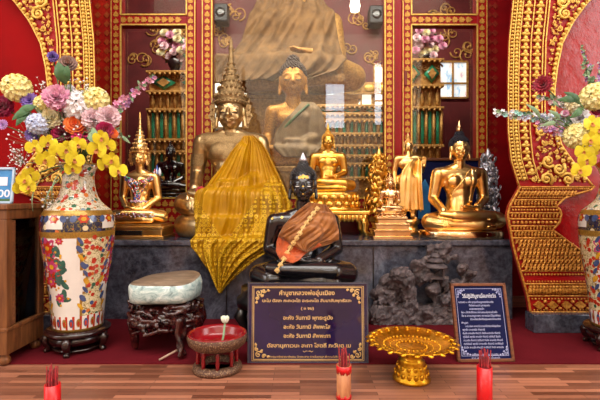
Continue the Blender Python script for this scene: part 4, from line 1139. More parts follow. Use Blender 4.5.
# ------------------------------------------------------------------ porcelain floor vases
VP = [(.112, .0), (.145, 0), (.147, .03), (.15, .07), (.152, .11), (.158, .2), (.168, .29), (.182, .4), (.194, .5), (.2, .57), (.2, .62), (.194, .66), (.178, .69), (.15, .715), (.124, .74), (.106, .77), (.094, .81), (.087, .85), (.086, .89), (.094, .93), (.112, .955), (.118, .962), (.11, .965), (.1, .955), (.08, .9), (.078, .8)]
VP = [(a * (.965 if b > .45 else .9 + .065 * b / .45), b * .96) for a, b in VP]
def vase_r(z): return interp([(b, a) for a, b in VP[1:22]], z)
def vase(vx, vy, label, turn):
    z0 = .132
    t = thing('floor_vase', label, 'vase', (vx, vy, z0))
    m = MB(); prof = []
    outer = VP[:22]
    for (a, u), (b, w) in zip(outer, outer[1:]):
        n = max(1, int(abs(w - u) / .014))
        for i in range(n): prof.append((lerp(a, b, i / n), lerp(u, w, i / n)))
    prof += VP[21:]
    m.lathe(prof, 72, (vx, vy, z0))
    mats = ['white_por', 'v_floral', 'v_navy', 'v_gold', 'v_neck', 'v_red']
    for i, f in enumerate(m.f):
        c = sum((m.v[k] for k in f), Vector()) / len(f); z = c.z - z0; a = (math.atan2(c.y - vy, c.x - vx) - turn) % (2 * PI)
        z /= .96
        if z < .02: k = 3
        elif z < .085: k = 5 if (int(a * 72 / (2 * PI)) % 3 == 0) else 0
        elif z < .097: k = 3
        elif z < .54:
            s = (a / (2 * PI) * 3) % 1
            edge = .07 * math.sin(z * 17) + .03 * math.sin(z * 40)
            k = 0 if .19 + edge < s < .81 - edge * .8 else 1
            if abs(s - (.19 + edge)) < .02 or abs(s - (.81 - edge * .8)) < .02: k = 3
        elif z < .57: k = 3
        elif z < .665:
            s = (a / (2 * PI) * 8) % 1; k = 2
            if .2 < s < .8 and .585 < z < .65 and (int(a / (2 * PI) * 8) % 2 == 0): k = 0
        elif z < .685: k = 3
        elif z < .955: k = 4
        else: k = 3
        m.mi[i] = k
    vb = m
    # painted flowers, leaves and curls raised a hair above the glaze
    d = MB(); rnd = random.Random(2)
    def on(a, z, off=.0012):
        r = vase_r(z) + off; return Vector((vx + r * math.cos(a), vy + r * math.sin(a), z0 + z))
    def patch(a, z, ra, rz, rot=0, n=12, lobes=0, mi=0, off=.0012):
        d.cur = mi; r = vase_r(z); vs = [on(a, z, off + .0006)]
        for i in range(n):
            q = 2 * PI * i / n; k = 1 + (.22 * math.cos(lobes * q) if lobes else 0)
            u, w = ra * k * math.cos(q), rz * k * math.sin(q)
            uu, ww = u * math.cos(rot) - w * math.sin(rot), u * math.sin(rot) + w * math.cos(rot)
            vs.append(on(a + uu / r, z + ww, off))
        d.add(vs, [(0, 1 + i, 1 + (i + 1) % n) for i in range(n)])
    for q in range(3):
        a0 = turn + (q + .5) * PI * 2 / 3
        for (da, z, r, mi) in ((-.38, .46, .058, 0), (-.3, .36, .06, 1), (-.42, .28, .04, 1), (.02, .5, .02, 1), (-.12, .19, .026, 0)):
            patch(a0 + da, z, r, r * .9, 0, 24, 7, mi, .0012); patch(a0 + da, z, r * .6, r * .55, .3, 20, 6, 1 - mi if mi < 2 else 0, .0022); patch(a0 + da, z, r * .25, r * .22, 0, 10, 0, 4, .0032)
        for i in range(26):
            patch(a0 + rnd.uniform(-.42, .12), rnd.uniform(.16, .46), .028, .014, rnd.random() * 3.1, 10, 0, 2, .0008)
        for i in range(12): patch(a0 + rnd.uniform(-.5, .3), rnd.uniform(.14, .5), .007, .007, 0, 6, 0, 4, .0016)
        for i in range(2):                                           # blue scroll edging of the floral panels
            s = 1 if i else -1
            for j in range(9):
                z = .14 + j * .045; e = .07 * math.sin(z * 17); aa = a0 + s * (.66 - e * 1.6)
                patch(aa, z, .009 + .004 * (j % 2), .024, s * .6, 10, 0, 3 if j % 3 else 4, .0016)
        for i in range(16):
            z = rnd.uniform(.13, .53); patch(a0 + PI / 3 + rnd.uniform(-.38, .38), z, .013, .013, 0, 12, 5, 5, .0016)
    for q in range(8):
        a0 = turn + (q + .5) * PI / 4
        patch(a0, .617, .026, .022, 0, 18, 6, 5, .0016); patch(a0, .617, .014, .011, 0, 10, 0, 4, .0026)
        for s in (-1, 1): patch(a0 + s * .26, .617, .016, .02, s * .5, 10, 0, 3, .0014)
    for q in range(26):
        z = rnd.uniform(.71, .93); patch(turn + rnd.random() * 6.28, z, .015, .015, 0, 12, 5, 5, .0016)
    for q in range(24):                                              # lappets round the foot
        a = turn + q * 2 * PI / 24; patch(a, .05, .011, .024, 0, 10, 0, 3 if q % 2 else 6, .0016); patch(a, .046, .006, .015, 0, 8, 0, 5, .0026)
    nb = len(mats); vb.mi.extend(k + nb for k in d.mi); b0 = len(vb.v); vb.v.extend(d.v); vb.f.extend(tuple(b0 + i for i in f) for f in d.f); vb.sm.extend(d.sm)
    vb.build('vase_body', mats + ['v_pink', 'v_red', 'v_leaf', 'v_blue', 'v_yellow', 'v_red', 'v_gold'], t)
    return t
def vase_stand(vx, vy, label):
    t = thing('vase_stand', label, 'stand', (vx, vy, 0))
    m = MB(); m.lathe([(.158, 0), (.17, .008), (.17, .02), (.162, .028), (0, .028)], 40, (vx, vy, .102)); m.build('top', 'rosewood', t)
    m = MB(); m.lathe([(.146, 0), (.154, .02), (.146, .042)], 40, (vx, vy, .06)); m.build('apron', 'rosewood', t)
    for i in range(5):
        a = -PI / 2 + 2 * PI * i / 5 + .12; c, s = math.cos(a), math.sin(a); g = MB()
        g.tube([(vx + q * c, vy + q * s, z) for q, z in ((.142, .1), (.166, .078), (.158, .048), (.144, .03), (.158, .014), (.168, .012))], [.026, .026, .019, .015, .018, .016], 8)
        g.build('leg', 'rosewood', t)
    m = MB(); m.lathe([(.118, 0), (.13, .004), (.13, .014), (.118, .018)], 36, (vx, vy, .016)); m.build('base_ring', 'rosewood', t)
VLX, VLY = -1.266, 2.40; VRX, VRY = 1.817, 2.40
vase(VLX, VLY, 'tall porcelain floor vase with peony panels beside the teak cabinet', -.56); vase_stand(VLX, VLY, 'dark rosewood stand with curled legs under the left floor vase')
vase(VRX, VRY, 'tall porcelain floor vase cut off by the right edge', 1.0); vase_stand(VRX, VRY, 'dark rosewood stand with curled legs under the right floor vase')

# ------------------------------------------------------------------ jade boulder on root stand
jx, jy = P(162, 0, 2.36).x, 2.44
def outline(a):
    return 1 + .02 * math.sin(2 * a + .6) + .02 * math.sin(3 * a + 2) + .012 * math.sin(5 * a) - .05 * max(0, -math.cos(a))
m = MB(); n = 56; lev = [(.0, .88), (.01, .96), (.04, 1.0), (.08, 1.0), (.1, .975), (.11, .94), (.115, .88)]
def sup(a): c, s = math.cos(a), math.sin(a); return 1 / ((abs(c) ** 3.2 + abs(s) ** 5) ** (1 / 5))
vs = []
for z, k in lev:
    for i in range(n):
        a = 2 * PI * i / n; r = outline(a) * sup(a) * k
        p = Vector((jx + .19 * r * math.cos(a), jy + .19 * r * math.sin(a), 0)); q = noise.noise(p * 9 + Vector((0, 0, z * 20))) * .008
        vs.append(p + Vector((q, q, .283 + z * (1 + .1 * math.cos(a - 1.0)) + (.0 if z < .08 else .006 * math.sin(a * 2)))))
fs = [(j * n + i, j * n + (i + 1) % n, (j + 1) * n + (i + 1) % n, (j + 1) * n + i) for j in range(len(lev) - 1) for i in range(n)]
ce = len(vs); vs.append(Vector((jx, jy, .283 + .119))); top = (len(lev) - 1) * n
fs += [(top + i, top + (i + 1) % n, ce) for i in range(n)]; fs.append(tuple(range(n - 1, -1, -1)))
m.add(vs, fs)
for i, f in enumerate(m.f):
    if i >= len(m.f) - n - 1 - n and i != len(m.f) - 1: m.mi[i] = 1
m.build('jade_boulder', ['jade', 'rind'], loc=(jx, jy, .283), label='pale jade boulder with flat brown cut top resting on the red root stand', cat='stone')
rt = thing('root_stand', 'gnarled dark red root wood stand carrying the pale jade boulder', 'stand', (jx, jy, 0))
m = MB(); rnd = random.Random(21)
for i in range(150):
    a = rnd.random() * 6.28; q = .6 + .45 * rnd.random(); x = jx + .205 * q * math.cos(a); y = jy + .2 * q * math.sin(a)
    b = a + rnd.choice((-1, 1)) * rnd.uniform(.25, .8); zz = rnd.uniform(.13, .268); m.cap((x, y, zz), (jx + .205 * math.cos(b), jy + .2 * math.sin(b), zz + rnd.uniform(-.03, .03)), rnd.uniform(.007, .016), rnd.uniform(.006, .014), 8)
m.ell((jx, jy, .21), (.185, .18, .07))
for i in range(14):
    a = i / 14 * 6.28; m.cap((jx + .18 * math.cos(a), jy + .17 * math.sin(a), .2), (jx + .16 * math.cos(a + .3), jy + .15 * math.sin(a + .3), rnd.uniform(.1, .15)), .02, .01, 8)
vs, fs = remesh(m, .006, 1); q = MB(); q.add([Vector((p.x, p.y, min(p.z, .281))) for p in vs], fs); q.build('root_slab', 'root_red', rt)
for (x, y, sx, sy) in ((-.15, -.1, -.005, .03), (.12, -.17, .015, -.035), (.15, .13, .02, .02), (-.12, .14, -.02, .02)):
    m = MB()
    for k in range(4):
        o = Vector((rnd.uniform(-.02, .02), rnd.uniform(-.02, .02), 0)); b = Vector((jx + x, jy + y, 0)) + o
        m.chain([b + Vector((0, 0, .2)), b + Vector((sx * .3 + rnd.uniform(-.015, .015), sy * .3, .13)), b + Vector((sx * .2 + rnd.uniform(-.02, .02), sy * .6, .07)), b + Vector((sx + rnd.uniform(-.012, .012), sy, .026))], [.022, .014, .012, .013], 8)
    vs, fs = remesh(m, .007, 1); q = MB(); q.add([Vector((p.x, p.y, max(p.z, .0065))) for p in vs], fs); q.build('root_leg', 'root_red', rt)
m = MB(); a, b = P(159, 351, 2.2), P(180, 344, 2.26); m.tube([(a.x, a.y, .012), (b.x, b.y, .05)], .006, 6); m.build('stick', M('pale stick wood', '#b99a86', '#9c7c68', 40, .6), loc=(a.x, a.y, .01), label='short pale stick leaning on the root stand leg above the carpet', cat='stick')

# ------------------------------------------------------------------ red pedestal bowl
ox, oy = P(217, 0, 2.1).x, 2.11
rt = thing('pedestal_bowl', 'round red lacquer bowl with gilt mosaic rim on red posts', 'bowl', (ox, oy, 0))
m = MB(); m.lathe([(.118, 0), (.124, .01), (.12, .024), (.105, .034), (.09, .036), (.085, .02), (.085, 0)], 44, (ox, oy, .001)); m.build('base_ring', 'bowl_band', rt)
for i in range(8):
    a = 2 * PI * i / 8 + .2; g = MB(); g.lathe([(.012, 0), (.008, .012), (.011, .02), (.009, .05), (.012, .06), (.008, .068), (.012, .08)], 10, (ox + .095 * math.cos(a), oy + .095 * math.sin(a), .034)); g.build('post', 'bowl_red', rt)
m = MB(); m.lathe([(.1, .0), (.125, .01), (.142, .026), (.149, .05), (.147, .068), (.142, .072)], 56, (ox, oy, .112), caps=False); m.build('rim_band', 'bowl_band', rt)
m = MB(); m.lathe([(.0, -.004), (.1, .0), (.12, .012), (.132, .03), (.137, .06), (.146, .072), (.138, .076), (.128, .06), (.122, .034), (.11, .02), (0, .012)], 56, (ox, oy, .112)); m.build('bowl_interior', 'bowl_red', rt)
lt = thing('lotus_bud', 'white lotus bud with pale stem leaning in the red bowl', 'flower', (ox + .02, oy - .02, .126))
m = MB(); a = Vector((ox + .03, oy - .075, .128)); b = P(225, 322, 2.1); m.tube([a, lerp(a, b, .5) + Vector((.004, 0, 0)), b], .005, 6); m.build('stem', 'leaf_pale', lt)
m = MB()
for i in range(9):
    q = i * 2.4; rr = .011 if i < 5 else .005
    m.ell(b + Vector((rr * math.cos(q), rr * math.sin(q), .012)), (.009, .009, .019), Euler((math.sin(q) * -.35, math.cos(q) * .35, 0)), 8, 6)
m.build('bud_petals', M('greenish white lotus', '#eef0e2', '#cfdcbc', 60, .6), lt)
for k, (dx, dy, ex, ey) in enumerate(((-.06, -.03, .05, .01), (.07, .02, .11, .05))):
    m = MB(); m.tube([(ox + dx, oy + dy, .13), (ox + ex, oy + ey, .145)], .003, 6)
    m.build('incense_stick', 'incense', loc=(ox + dx, oy + dy, .13), label='burnt incense stick lying inside the red pedestal bowl', cat='incense', group='incense sticks in the red bowl')

# ------------------------------------------------------------------ gold footed tray
px_, py_ = P(411.5, 0, 1.99).x, 1.99
rt = thing('footed_tray', 'gold footed offering tray with scalloped leaf rim between the two signs', 'tray', (px_, py_, 0))
m = MB(); m.lathe([(.084, 0), (.088, .004), (.088, .012), (.08, .02), (.074, .045), (.066, .07), (.058, .085), (.062, .092), (.05, .1), (.048, .118), (.06, .128), (.075, .14), (.04, .146), (0, .146)], 44, (px_, py_, .001))
for row, (zz, rr, n) in enumerate(((.035, .077, 16), (.065, .066, 14), (.135, .068, 16))):
    for i in range(n):
        a = 2 * PI * (i + .5 * row) / n; m.ell((px_ + rr * math.cos(a), py_ + rr * math.sin(a), zz), (.011, .006, .014), Euler((0, 0, a + PI / 2)), 8, 6)
m.build('foot', 'gold_tray', rt)
m = MB(); sc = lambda a, z: 1 + .035 * abs(math.sin(a * 11)) * max(0, (z - .16) / .03)
m.lathe([(.0, .143), (.1, .146), (.14, .156), (.168, .17), (.195, .182), (.202, .186), (.196, .19), (.17, .178), (.14, .164), (.1, .156), (.06, .154), (.05, .158), (0, .158)], 132, (px_, py_, .002), mod=sc)
for i in range(22):
    a = 2 * PI * i / 22; c, s = math.cos(a), math.sin(a)
    m.ell((px_ + .197 * c, py_ + .197 * s, .187), (.023, .016, .007), Euler((0, .3, a)), 8, 5); m.bead((px_ + .178 * c, py_ + .178 * s, .181), .008)
for rr, n, k in ((.13, 40, .006), (.1, 30, .004), (.07, 22, .006)):
    for i in range(n): a = 2 * PI * i / n; m.bead((px_ + rr * math.cos(a), py_ + rr * math.sin(a), interp([(.05, .158), (.1, .158), (.14, .166)], rr)), k)
m.build('dish', 'gold_tray', rt)

# ------------------------------------------------------------------ prayer sign, centre
def corner(m, cx, cz, sx, sz, s, tr):
    """filigree corner of curls"""
    for (u, w, r, a) in ((.22, .22, .2, .8), (.55, .12, .14, 0), (.12, .55, .14, 1.6), (.82, .08, .08, 0), (.08, .82, .08, 1.6), (.42, .4, .1, .8)):
        scroll(m, (cx + sx * u * s, 0, cz + sz * w * s), r * s, 1.2, a, sx * sz, tr)
def line_rect(m, x0, z0, x1, z1, t, y=0):
    for c, d in ((((x0 + x1) / 2, y, z0), (x1 - x0 + t, .001, t)), (((x0 + x1) / 2, y, z1), (x1 - x0 + t, .001, t)), ((x0, y, (z0 + z1) / 2), (t, .001, z1 - z0)), ((x1, y, (z0 + z1) / 2), (t, .001, z1 - z0))): m.box(c, d)
sgx, sgy = P(308, 0, 2.17).x, 2.17
T = Matrix.Translation((sgx, sgy, .001)) @ Matrix.Rotation(-.05, 4, 'X')
sg = thing('prayer_sign', 'wide dark purple prayer sign with gold Thai text and filigree corners', 'sign', (sgx, sgy, 0))
w, h = .62, .418
m = MB(); m.box((0, .012, h / 2), (w, .016, h), .003); m.xf(T); m.build('board', 'sign_dark', sg)
m = MB()
for c, d in (((0, .012, .004), (w + .004, .02, .008)), ((0, .012, h - .004), (w + .004, .02, .008)), ((-w / 2, .012, h / 2), (.008, .02, h)), ((w / 2, .012, h / 2), (.008, .02, h))): m.box(c, d, .001)
m.xf(T); m.build('edge', 'sign_edge', sg)
m = MB(); line_rect(m, -w / 2 + .028, .024, w / 2 - .028, h - .026, .0035, .003); line_rect(m, -w / 2 + .02, .017, w / 2 - .02, h - .019, .0022, .003)
b = MB()
for sx in (-1, 1):
    for sz, cz in ((1, .03), (-1, h - .032)): corner(b, sx * (w / 2 - .034), cz, -sx, sz, .085, .0034)
m.add([p + Vector((0, .002, 0)) for p in b.v], b.f); m.xf(T); m.build('gold_border', 'gold_ink', sg)
def px2(x, y): return ((x - 308) * sgy / F, (367 - y) * sgy / F)
m = MB()
for body, xc, yb, wd, ht in (('คำบูชาหลวงพ่ออุ่นเมือง', 307, 298.5, 56, .031), ('นะโม ตัสสะ ภะคะวะโต อะระหะโต สัมมาสัมพุทธัสสะ', 307, 305.5, 90, .021), ('( ๓ จบ)', 307.5, 313, 13, .019), ('อะหัง วันทามิ พุทธะรูปัง', 308, 323, 50, .027), ('อะหัง วันทามิ สัพพะโส', 307, 332, 47, .027), ('อะหัง วันทามิ สัพพะทา', 307, 341, 47, .027), ('ตัสสานุภาเวนะ สะทา โสตถี ภะวันตุ เม', 309, 350.5, 84, .027)):
    x, z = px2(xc, yb); vs, fs = text_mesh(body, ht, wd * sgy / F, bold=.022); m.add([p + Vector((x, .0035, z)) for p in vs], fs)
for body, xc, yb, wd in (('จากคณะศรัทธาญาติธรรม วัดพระธาตุ', 288, 360.6, 42), ('ถวายเป็นพุทธบูชา เพื่อความเป็นสิริมงคล', 326, 360.6, 32)):
    x, z = px2(xc, yb); vs, fs = text_mesh(body, .0125, wd * sgy / F, bold=.01); m.add([p + Vector((x, .0035, z)) for p in vs], fs)
x, z = px2(308, 354.5)
for s in (-1, 1): m.tube([(x + s * .003, .0035, z), (x + s * .01, .0035, z + .003), (x + s * .018, .0035, z - .003), (x + s * .026, .0035, z + .002)], .0016, 5)
m.xf(T); m.build('lettering', 'gold_ink', sg)
m = MB(); m.box((0, .085, .14), (.05, .008, .29), 0, Euler((.45, 0, 0))); m.xf(Matrix.Translation((sgx, sgy, .002))); m.build('easel_leg', 'ebony', sg)

# ------------------------------------------------------------------ navy framed notice, right
nx, ny = P(485.5, 0, 2.2).x, 2.185
T = Matrix.Translation((nx, ny, .007)) @ Matrix.Rotation(.03, 4, 'Z') @ Matrix.Rotation(-.25, 4, 'X')
sg = thing('framed_notice', 'navy blue framed notice with white Thai text leaning beside the gold tray', 'sign', (nx, ny, 0))
w, h = .302, .404
m = MB()
for c, d in (((0, .01, .008), (w, .022, .016)), ((0, .01, h - .008), (w, .022, .016)), ((-w / 2 + .008, .01, h / 2), (.016, .022, h)), ((w / 2 - .008, .01, h / 2), (.016, .022, h))): m.box(c, d, .003)
m.xf(T); m.build('frame', 'frame_wood', sg)
m = MB(); m.box((0, .012, h / 2), (w - .024, .008, h - .024)); m.xf(T); m.build('board', 'navy', sg)
m = MB(); line_rect(m, -w / 2 + .027, .03, w / 2 - .027, h - .03, .0018, .0075); b = MB()
for sx in (-1, 1):
    for sz, cz in ((1, .032), (-1, h - .032)): corner(b, sx * (w / 2 - .03), cz, -sx, sz, .05, .0018)
m.add([p + Vector((0, .007, 0)) for p in b.v], b.f); m.xf(T); m.build('border_filigree', 'pale_ink', sg)
m = MB(); vs, fs = text_mesh('วิธีปฏิบัติบูชาเมื่อมาถึงวัด', .028, .185, bold=.006); m.add([p + Vector((0, .0072, h - .078)) for p in vs], fs); m.xf(T); m.build('title_lettering', 'white_ink', sg)
m = MB()
L = [('กราบพระ ๓ ครั้ง จุดธูปเทียนบูชาพระรัตนตรัย', -.115, .19), ('ตั้งใจสวดมนต์ บูชาคุณพระ', -.06, .115), ('ขอพรพระพุทธเจ้า', -.06, .08), ('ข้อ ๑ ตั้งจิตให้สงบ กราบพระประธานด้วยใจ', -.105, .195), ('ข้อ ๒ สวดบทบูชาพระ ถวายดอกไม้ธูปเทียน', -.105, .21), ('น้อมใจระลึกถึงคุณพระรัตนตรัย', -.06, .165), ('คำบูชา', -.11, .035),
     ('นะโม ตัสสะ ภะคะวะโต อะระหะโต สัมมาสัมพุทธัสสะ', -.09, .19), ('พุทธัง สะระณัง คัจฉามิ', -.108, .12), ('ธัมมัง สะระณัง คัจฉามิ สังฆัง สะระณัง คัจฉามิ', -.108, .2), ('ทุติยัมปิ พุทธัง สะระณัง คัจฉามิ ทุติยัมปิ ธัมมัง', -.108, .2), ('สะระณัง คัจฉามิ ทุติยัมปิ สังฆัง สะระณัง คัจฉามิ', -.108, .21), ('ตะติยัมปิ พุทธัง สะระณัง คัจฉามิ ตะติยัมปิ', -.108, .21), ('ธัมมัง สะระณัง คัจฉามิ ตะติยัมปิ สังฆัง สะระณัง', -.108, .21), ('ขอให้ทุกท่านมีความสุขความเจริญ', -.07, .14), ('สาธุ สาธุ สาธุ อนุโมทามิ', -.075, .15)]
z = h - .105
for i, (s, x, wd) in enumerate(L):
    if i == 14: z -= .018
    vs, fs = text_mesh(s, .0135, wd, 'LEFT', .012); m.add([p + Vector((x, .0072, z)) for p in vs], fs); z -= .0178
m.xf(T); m.build('body_lettering', 'pale_ink', sg)
m = MB(); m.box((0, .1, .17), (.04, .006, .35), 0, Euler((.32, 0, 0))); m.xf(Matrix.Translation((nx, ny + .07, .012))); m.build('easel_leg', 'ebony', sg)

# ------------------------------------------------------------------ dark framed picture behind the standing figure
a, b = P(393, 235, 3.66), P(481, 158, 3.66)
pf = thing('framed_picture', 'dark blue picture in a thin brown frame behind the standing gold statue', 'picture', ((a.x + b.x) / 2, 3.66, ALT))
m = MB(); zc = (ALT + b.z) / 2; hh = b.z - ALT
for c, d in ((((a.x + b.x) / 2, 3.66, ALT + .014), (b.x - a.x, .03, .026)), (((a.x + b.x) / 2, 3.66, b.z - .012), (b.x - a.x, .03, .024)), ((a.x + .012, 3.66, zc), (.024, .03, hh - .004)), ((b.x - .012, 3.66, zc), (.024, .03, hh - .004))): m.box(c, d, .004)
m.build('frame', 'frame_wood', pf); m = MB(); m.box(((a.x + b.x) / 2, 3.665, zc), (b.x - a.x - .03, .006, hh - .03)); m.build('print', 'navy', pf)
m = MB(); q = P(424, 190, 3.655); m.prism([(q.x - .05, q.z - .25), (q.x + .06, q.z - .25), (q.x + .05, q.z + .02), (q.x + .01, q.z + .1), (q.x - .04, q.z + .02)], 3.659, 3.661); m.build('printed_figure', 'blue_print', pf)

# ------------------------------------------------------------------ metal leaf trees
def leaf_tree(name, label, px, Y, ytop, hw, mat, seed):
    c = P(px, 200, Y); zt = P(0, ytop, Y).z; t = thing(name, label, 'ornament', (c.x, Y, ALT)); rnd = random.Random(seed)
    m = MB(); m.lathe([(.05, 0), (.055, .015), (.035, .04), (.042, .07), (.03, .09), (0, .09)], 16, (c.x, Y, ALT + .001)); m.build('pot', mat, t)
    m = MB(); zb = ALT + .08; m.tube([(c.x, Y, zb), (c.x, Y, zt - .06)], [.01, .005], 6); lf = MB(); R = hw * Y / F
    for i in range(9):
        f = i / 9; z = lerp(zb + .07, zt - .1, f); rr = R * (1 - .75 * f ** 1.4)
        for j in range(7):
            a = j * 2 * PI / 7 + i * .9; e = Vector((c.x + rr * .8 * math.cos(a), Y + rr * .8 * math.sin(a) * .8, z + .05)); m.tube([(c.x, Y, z), e], .003, 4)
            for k in range(4):
                p = e + Vector((rnd.uniform(-.03, .03), rnd.uniform(-.03, .03), rnd.uniform(-.05, .04)))
                lf.ell(p, (.021, .006, .03), Euler((rnd.uniform(-.6, .6), rnd.uniform(-.9, .9), a + PI / 2)), 6, 4)
    lf.lathe([(.02, 0), (.034, .03), (.018, .07), (0, .11)], 10, (c.x, Y, zt - .1))
    m.build('branches', mat, t); lf.build('leaves', mat, t)
leaf_tree('gold_tree', 'small gold leaf offering tree left of the pale gold crowned statue, before the middle pane', 379, 3.5, 148, 15, 'gold_rich', 1)
leaf_tree('silver_tree', 'small silver leaf offering tree at the right of the blue haired statue', 488, 3.5, 149, 11, 'silver', 2)

# ------------------------------------------------------------------ cups of incense sticks in the foreground
def cup(cx, cy, h, r, label, mat, caplabel, worn=False):
    t = thing('incense_cup', label, 'cup', (cx, cy, 0))
    m = MB(); m.lathe([(r * .97, 0), (r, .004), (r, h), (r * .86, h), (r * .84, .012), (0, .012)], 28, (cx, cy, .001)); m.build('cup_wall', mat, t)
    if worn:
        for z0, z1 in ((h * .8, h + .0015), (0.0012, h * .12)):
            g = MB(); n = 40; vs = []
            for i in range(n):
                a = 2 * PI * i / n; j = .006 * math.sin(i * 2.3) + .005 * math.sin(i * 5.1)
                lo, hi = (z0 + j, z1) if z0 > .05 else (z0, z1 + j)
                for z in (lo, hi): vs.append((cx + (r + .001) * math.cos(a), cy + (r + .001) * math.sin(a), z))
            g.add(vs, [(2 * i, 2 * ((i + 1) % n), 2 * ((i + 1) % n) + 1, 2 * i + 1) for i in range(n)]); g.build('red_paint_band', 'red_plastic', t, solid=.001)
    rnd = random.Random(int(cx * 100)); first = None
    for i in range(16):
        a = i * 2.4; q = r * .75 * math.sqrt((i + .5) / 16); x, y = cx + q * math.cos(a), cy + q * math.sin(a); tp = h + rnd.uniform(.045, .08)
        g = MB(); dx, dy = rnd.uniform(-.006, .006), rnd.uniform(-.006, .006)
        g.tube([(x, y, .014), (x + dx, y + dy, tp)], .0026, 5)
        g.build('incense_stick', 'incense', loc=(x, y, .014), label=caplabel, cat='incense', group='incense sticks in the ' + caplabel.split(' in the ')[1])
cup(P(52.5, 0, 1.63).x, 1.63, .135, .029, 'plain red cup of incense sticks at the bottom left', 'red_plastic', 'dark red incense stick standing in the bottom left cup')
cup(P(343.8, 0, 1.80).x, 1.80, .142, .031, 'worn bamboo cup with chipped red bands before the prayer sign', 'bamboo', 'dark red incense stick standing in the worn bamboo cup', True)
cup(P(484.5, 0, 1.77).x, 1.77, .148, .031, 'plain red cup of incense sticks before the navy notice', 'red_plastic', 'dark red incense stick standing in the cup before the navy notice')
# ------------------------------------------------------------------ bouquets
def frame_of(nrm):
    n = Vector(nrm).normalized(); q = n.to_track_quat('Z', 'Y'); return q.to_matrix()
def petal(m, c, R, az, tilt, ln, wd, cup=.25, base=.0):
    """one curved petal: az round the flower axis, tilt from the axis outward"""
    ct, st = math.cos(tilt), math.sin(tilt); d = Vector((math.cos(az) * st, math.sin(az) * st, ct)); side = Vector((-math.sin(az), math.cos(az), 0)); up = side.cross(d)
    vs = []
    for j, (t, w) in enumerate(((0, .35), (.3, .75), (.6, 1.0), (.85, .85), (1.0, .4))):
        for i in (-1, 0, 1):
            q = d * (base + ln * t) + side * (wd * .5 * w * i) - up * (cup * ln * (t * t * .5 - (.22 * abs(i))))
            vs.append(c + R @ q)
    fs = [(3 * j + i, 3 * j + i + 1, 3 * j + i + 4, 3 * j + i + 3) for j in range(4) for i in range(2)]
    m.add(vs, fs)
def carnation(m, c, n, r, rnd):
    R = frame_of(n)
    for lay, (tilt, k, s) in enumerate(((.25, 10, .8), (.55, 15, .9), (.85, 19, .97), (1.15, 20, 1.0), (1.45, 20, .97), (1.75, 16, .92), (2.05, 12, .85))):
        for i in range(k): petal(m, c, R, 2 * PI * (i + rnd.random() * .5) / k + lay, tilt + rnd.uniform(-.15, .15), r * s * rnd.uniform(.9, 1.05), r * .42, rnd.uniform(-.5, .5))
def rose(m, c, n, r, rnd):
    R = frame_of(n)
    for lay, (tilt, k, s, cu) in enumerate(((.12, 4, .62, -.3), (.35, 5, .78, -.3), (.65, 6, .92, -.2), (1.0, 7, 1.0, .1), (1.35, 7, 1.02, .3))):
        for i in range(k): petal(m, c, R, 2 * PI * i / k + lay * .7, tilt, r * s, r * .95, cu)
def daisy(m, c, n, r, rnd):
    R = frame_of(n)
    for lay, (tilt, k, s) in enumerate(((1.35, 16, 1), (1.05, 14, .85), (.75, 10, .65), (.4, 7, .45))):
        for i in range(k): petal(m, c, R, 2 * PI * i / k + lay * .3, tilt, r * s, r * .3, .1)
def hydrangea(m, c, n, r, rnd):
    m.ell(c, r * .72, n=10, m=8)
    for i in range(52):
        z = 1 - (i + .5) / 52 * 1.5; a = i * 2.4; q = math.sqrt(max(0, 1 - z * z)); d = frame_of(n) @ Vector((q * math.cos(a), q * math.sin(a), z)); R = frame_of(d)
        for k in range(4): petal(m, c + d * r * .78, R, k * PI / 2 + a, 1.15, r * .3, r * .28, .2)
def orchid(m, c, n, r, rnd):
    R = frame_of(n) @ Matrix.Rotation(rnd.uniform(-.3, .3), 3, 'Z'); m.cur = 0
    for az, ln, wd in ((PI / 2, 1.0, .75), (PI / 2 + 2.15, .95, .7), (PI / 2 - 2.15, .95, .7)): petal(m, c, R, az, 1.4, r * ln, r * wd, .15)
    c2 = c + R @ Vector((0, 0, r * .08))
    for az in (.12, PI - .12): petal(m, c2, R, az, 1.3, r * 1.02, r * 1.25, .2)
    l = MB(); petal(l, c + R @ Vector((0, 0, r * .12)), R, -PI / 2, .9, r * .5, r * .45, -.3); l.ell(c + R @ Vector((0, 0, r * .18)), r * .14, n=6, m=4); return l
def leafm(m, a, b, w, bend=.2):
    a, b = Vector(a), Vector(b); d = b - a; s = d.cross(Vector((0, 1, 0))).normalized() if abs(d.normalized().y) < .95 else Vector((1, 0, 0)); u = s.cross(d.normalized())
    def fn(x, t):
        k = math.sin(PI * (t * .96 + .02)) ** .8 * (1 - .25 * t); q = (x - .5) * 2
        return a + d * t + s * (w * k * q) + u * (abs(q) * w * .25 * k - bend * d.length * math.sin(PI * t))
    m.grid(fn, 4, 8)
KIND = {'carnation': carnation, 'rose': rose, 'dahlia': daisy, 'hydrangea': hydrangea}
CAMP = Vector((0, 0, CAMZ))
def mouth(vx, vy, a): return Vector((vx + .06 * math.cos(a), vy + .06 * math.sin(a), 1.07))
def stem_to(vx, vy, c, rnd):
    b = Vector((vx + rnd.uniform(-.045, .045), vy + rnd.uniform(-.045, .045), 1.04)); mid = (b + c) * .5 + Vector((0, 0, .05 * min(1, abs(c.x - b.x) * 3)))
    return [b, mid, c]
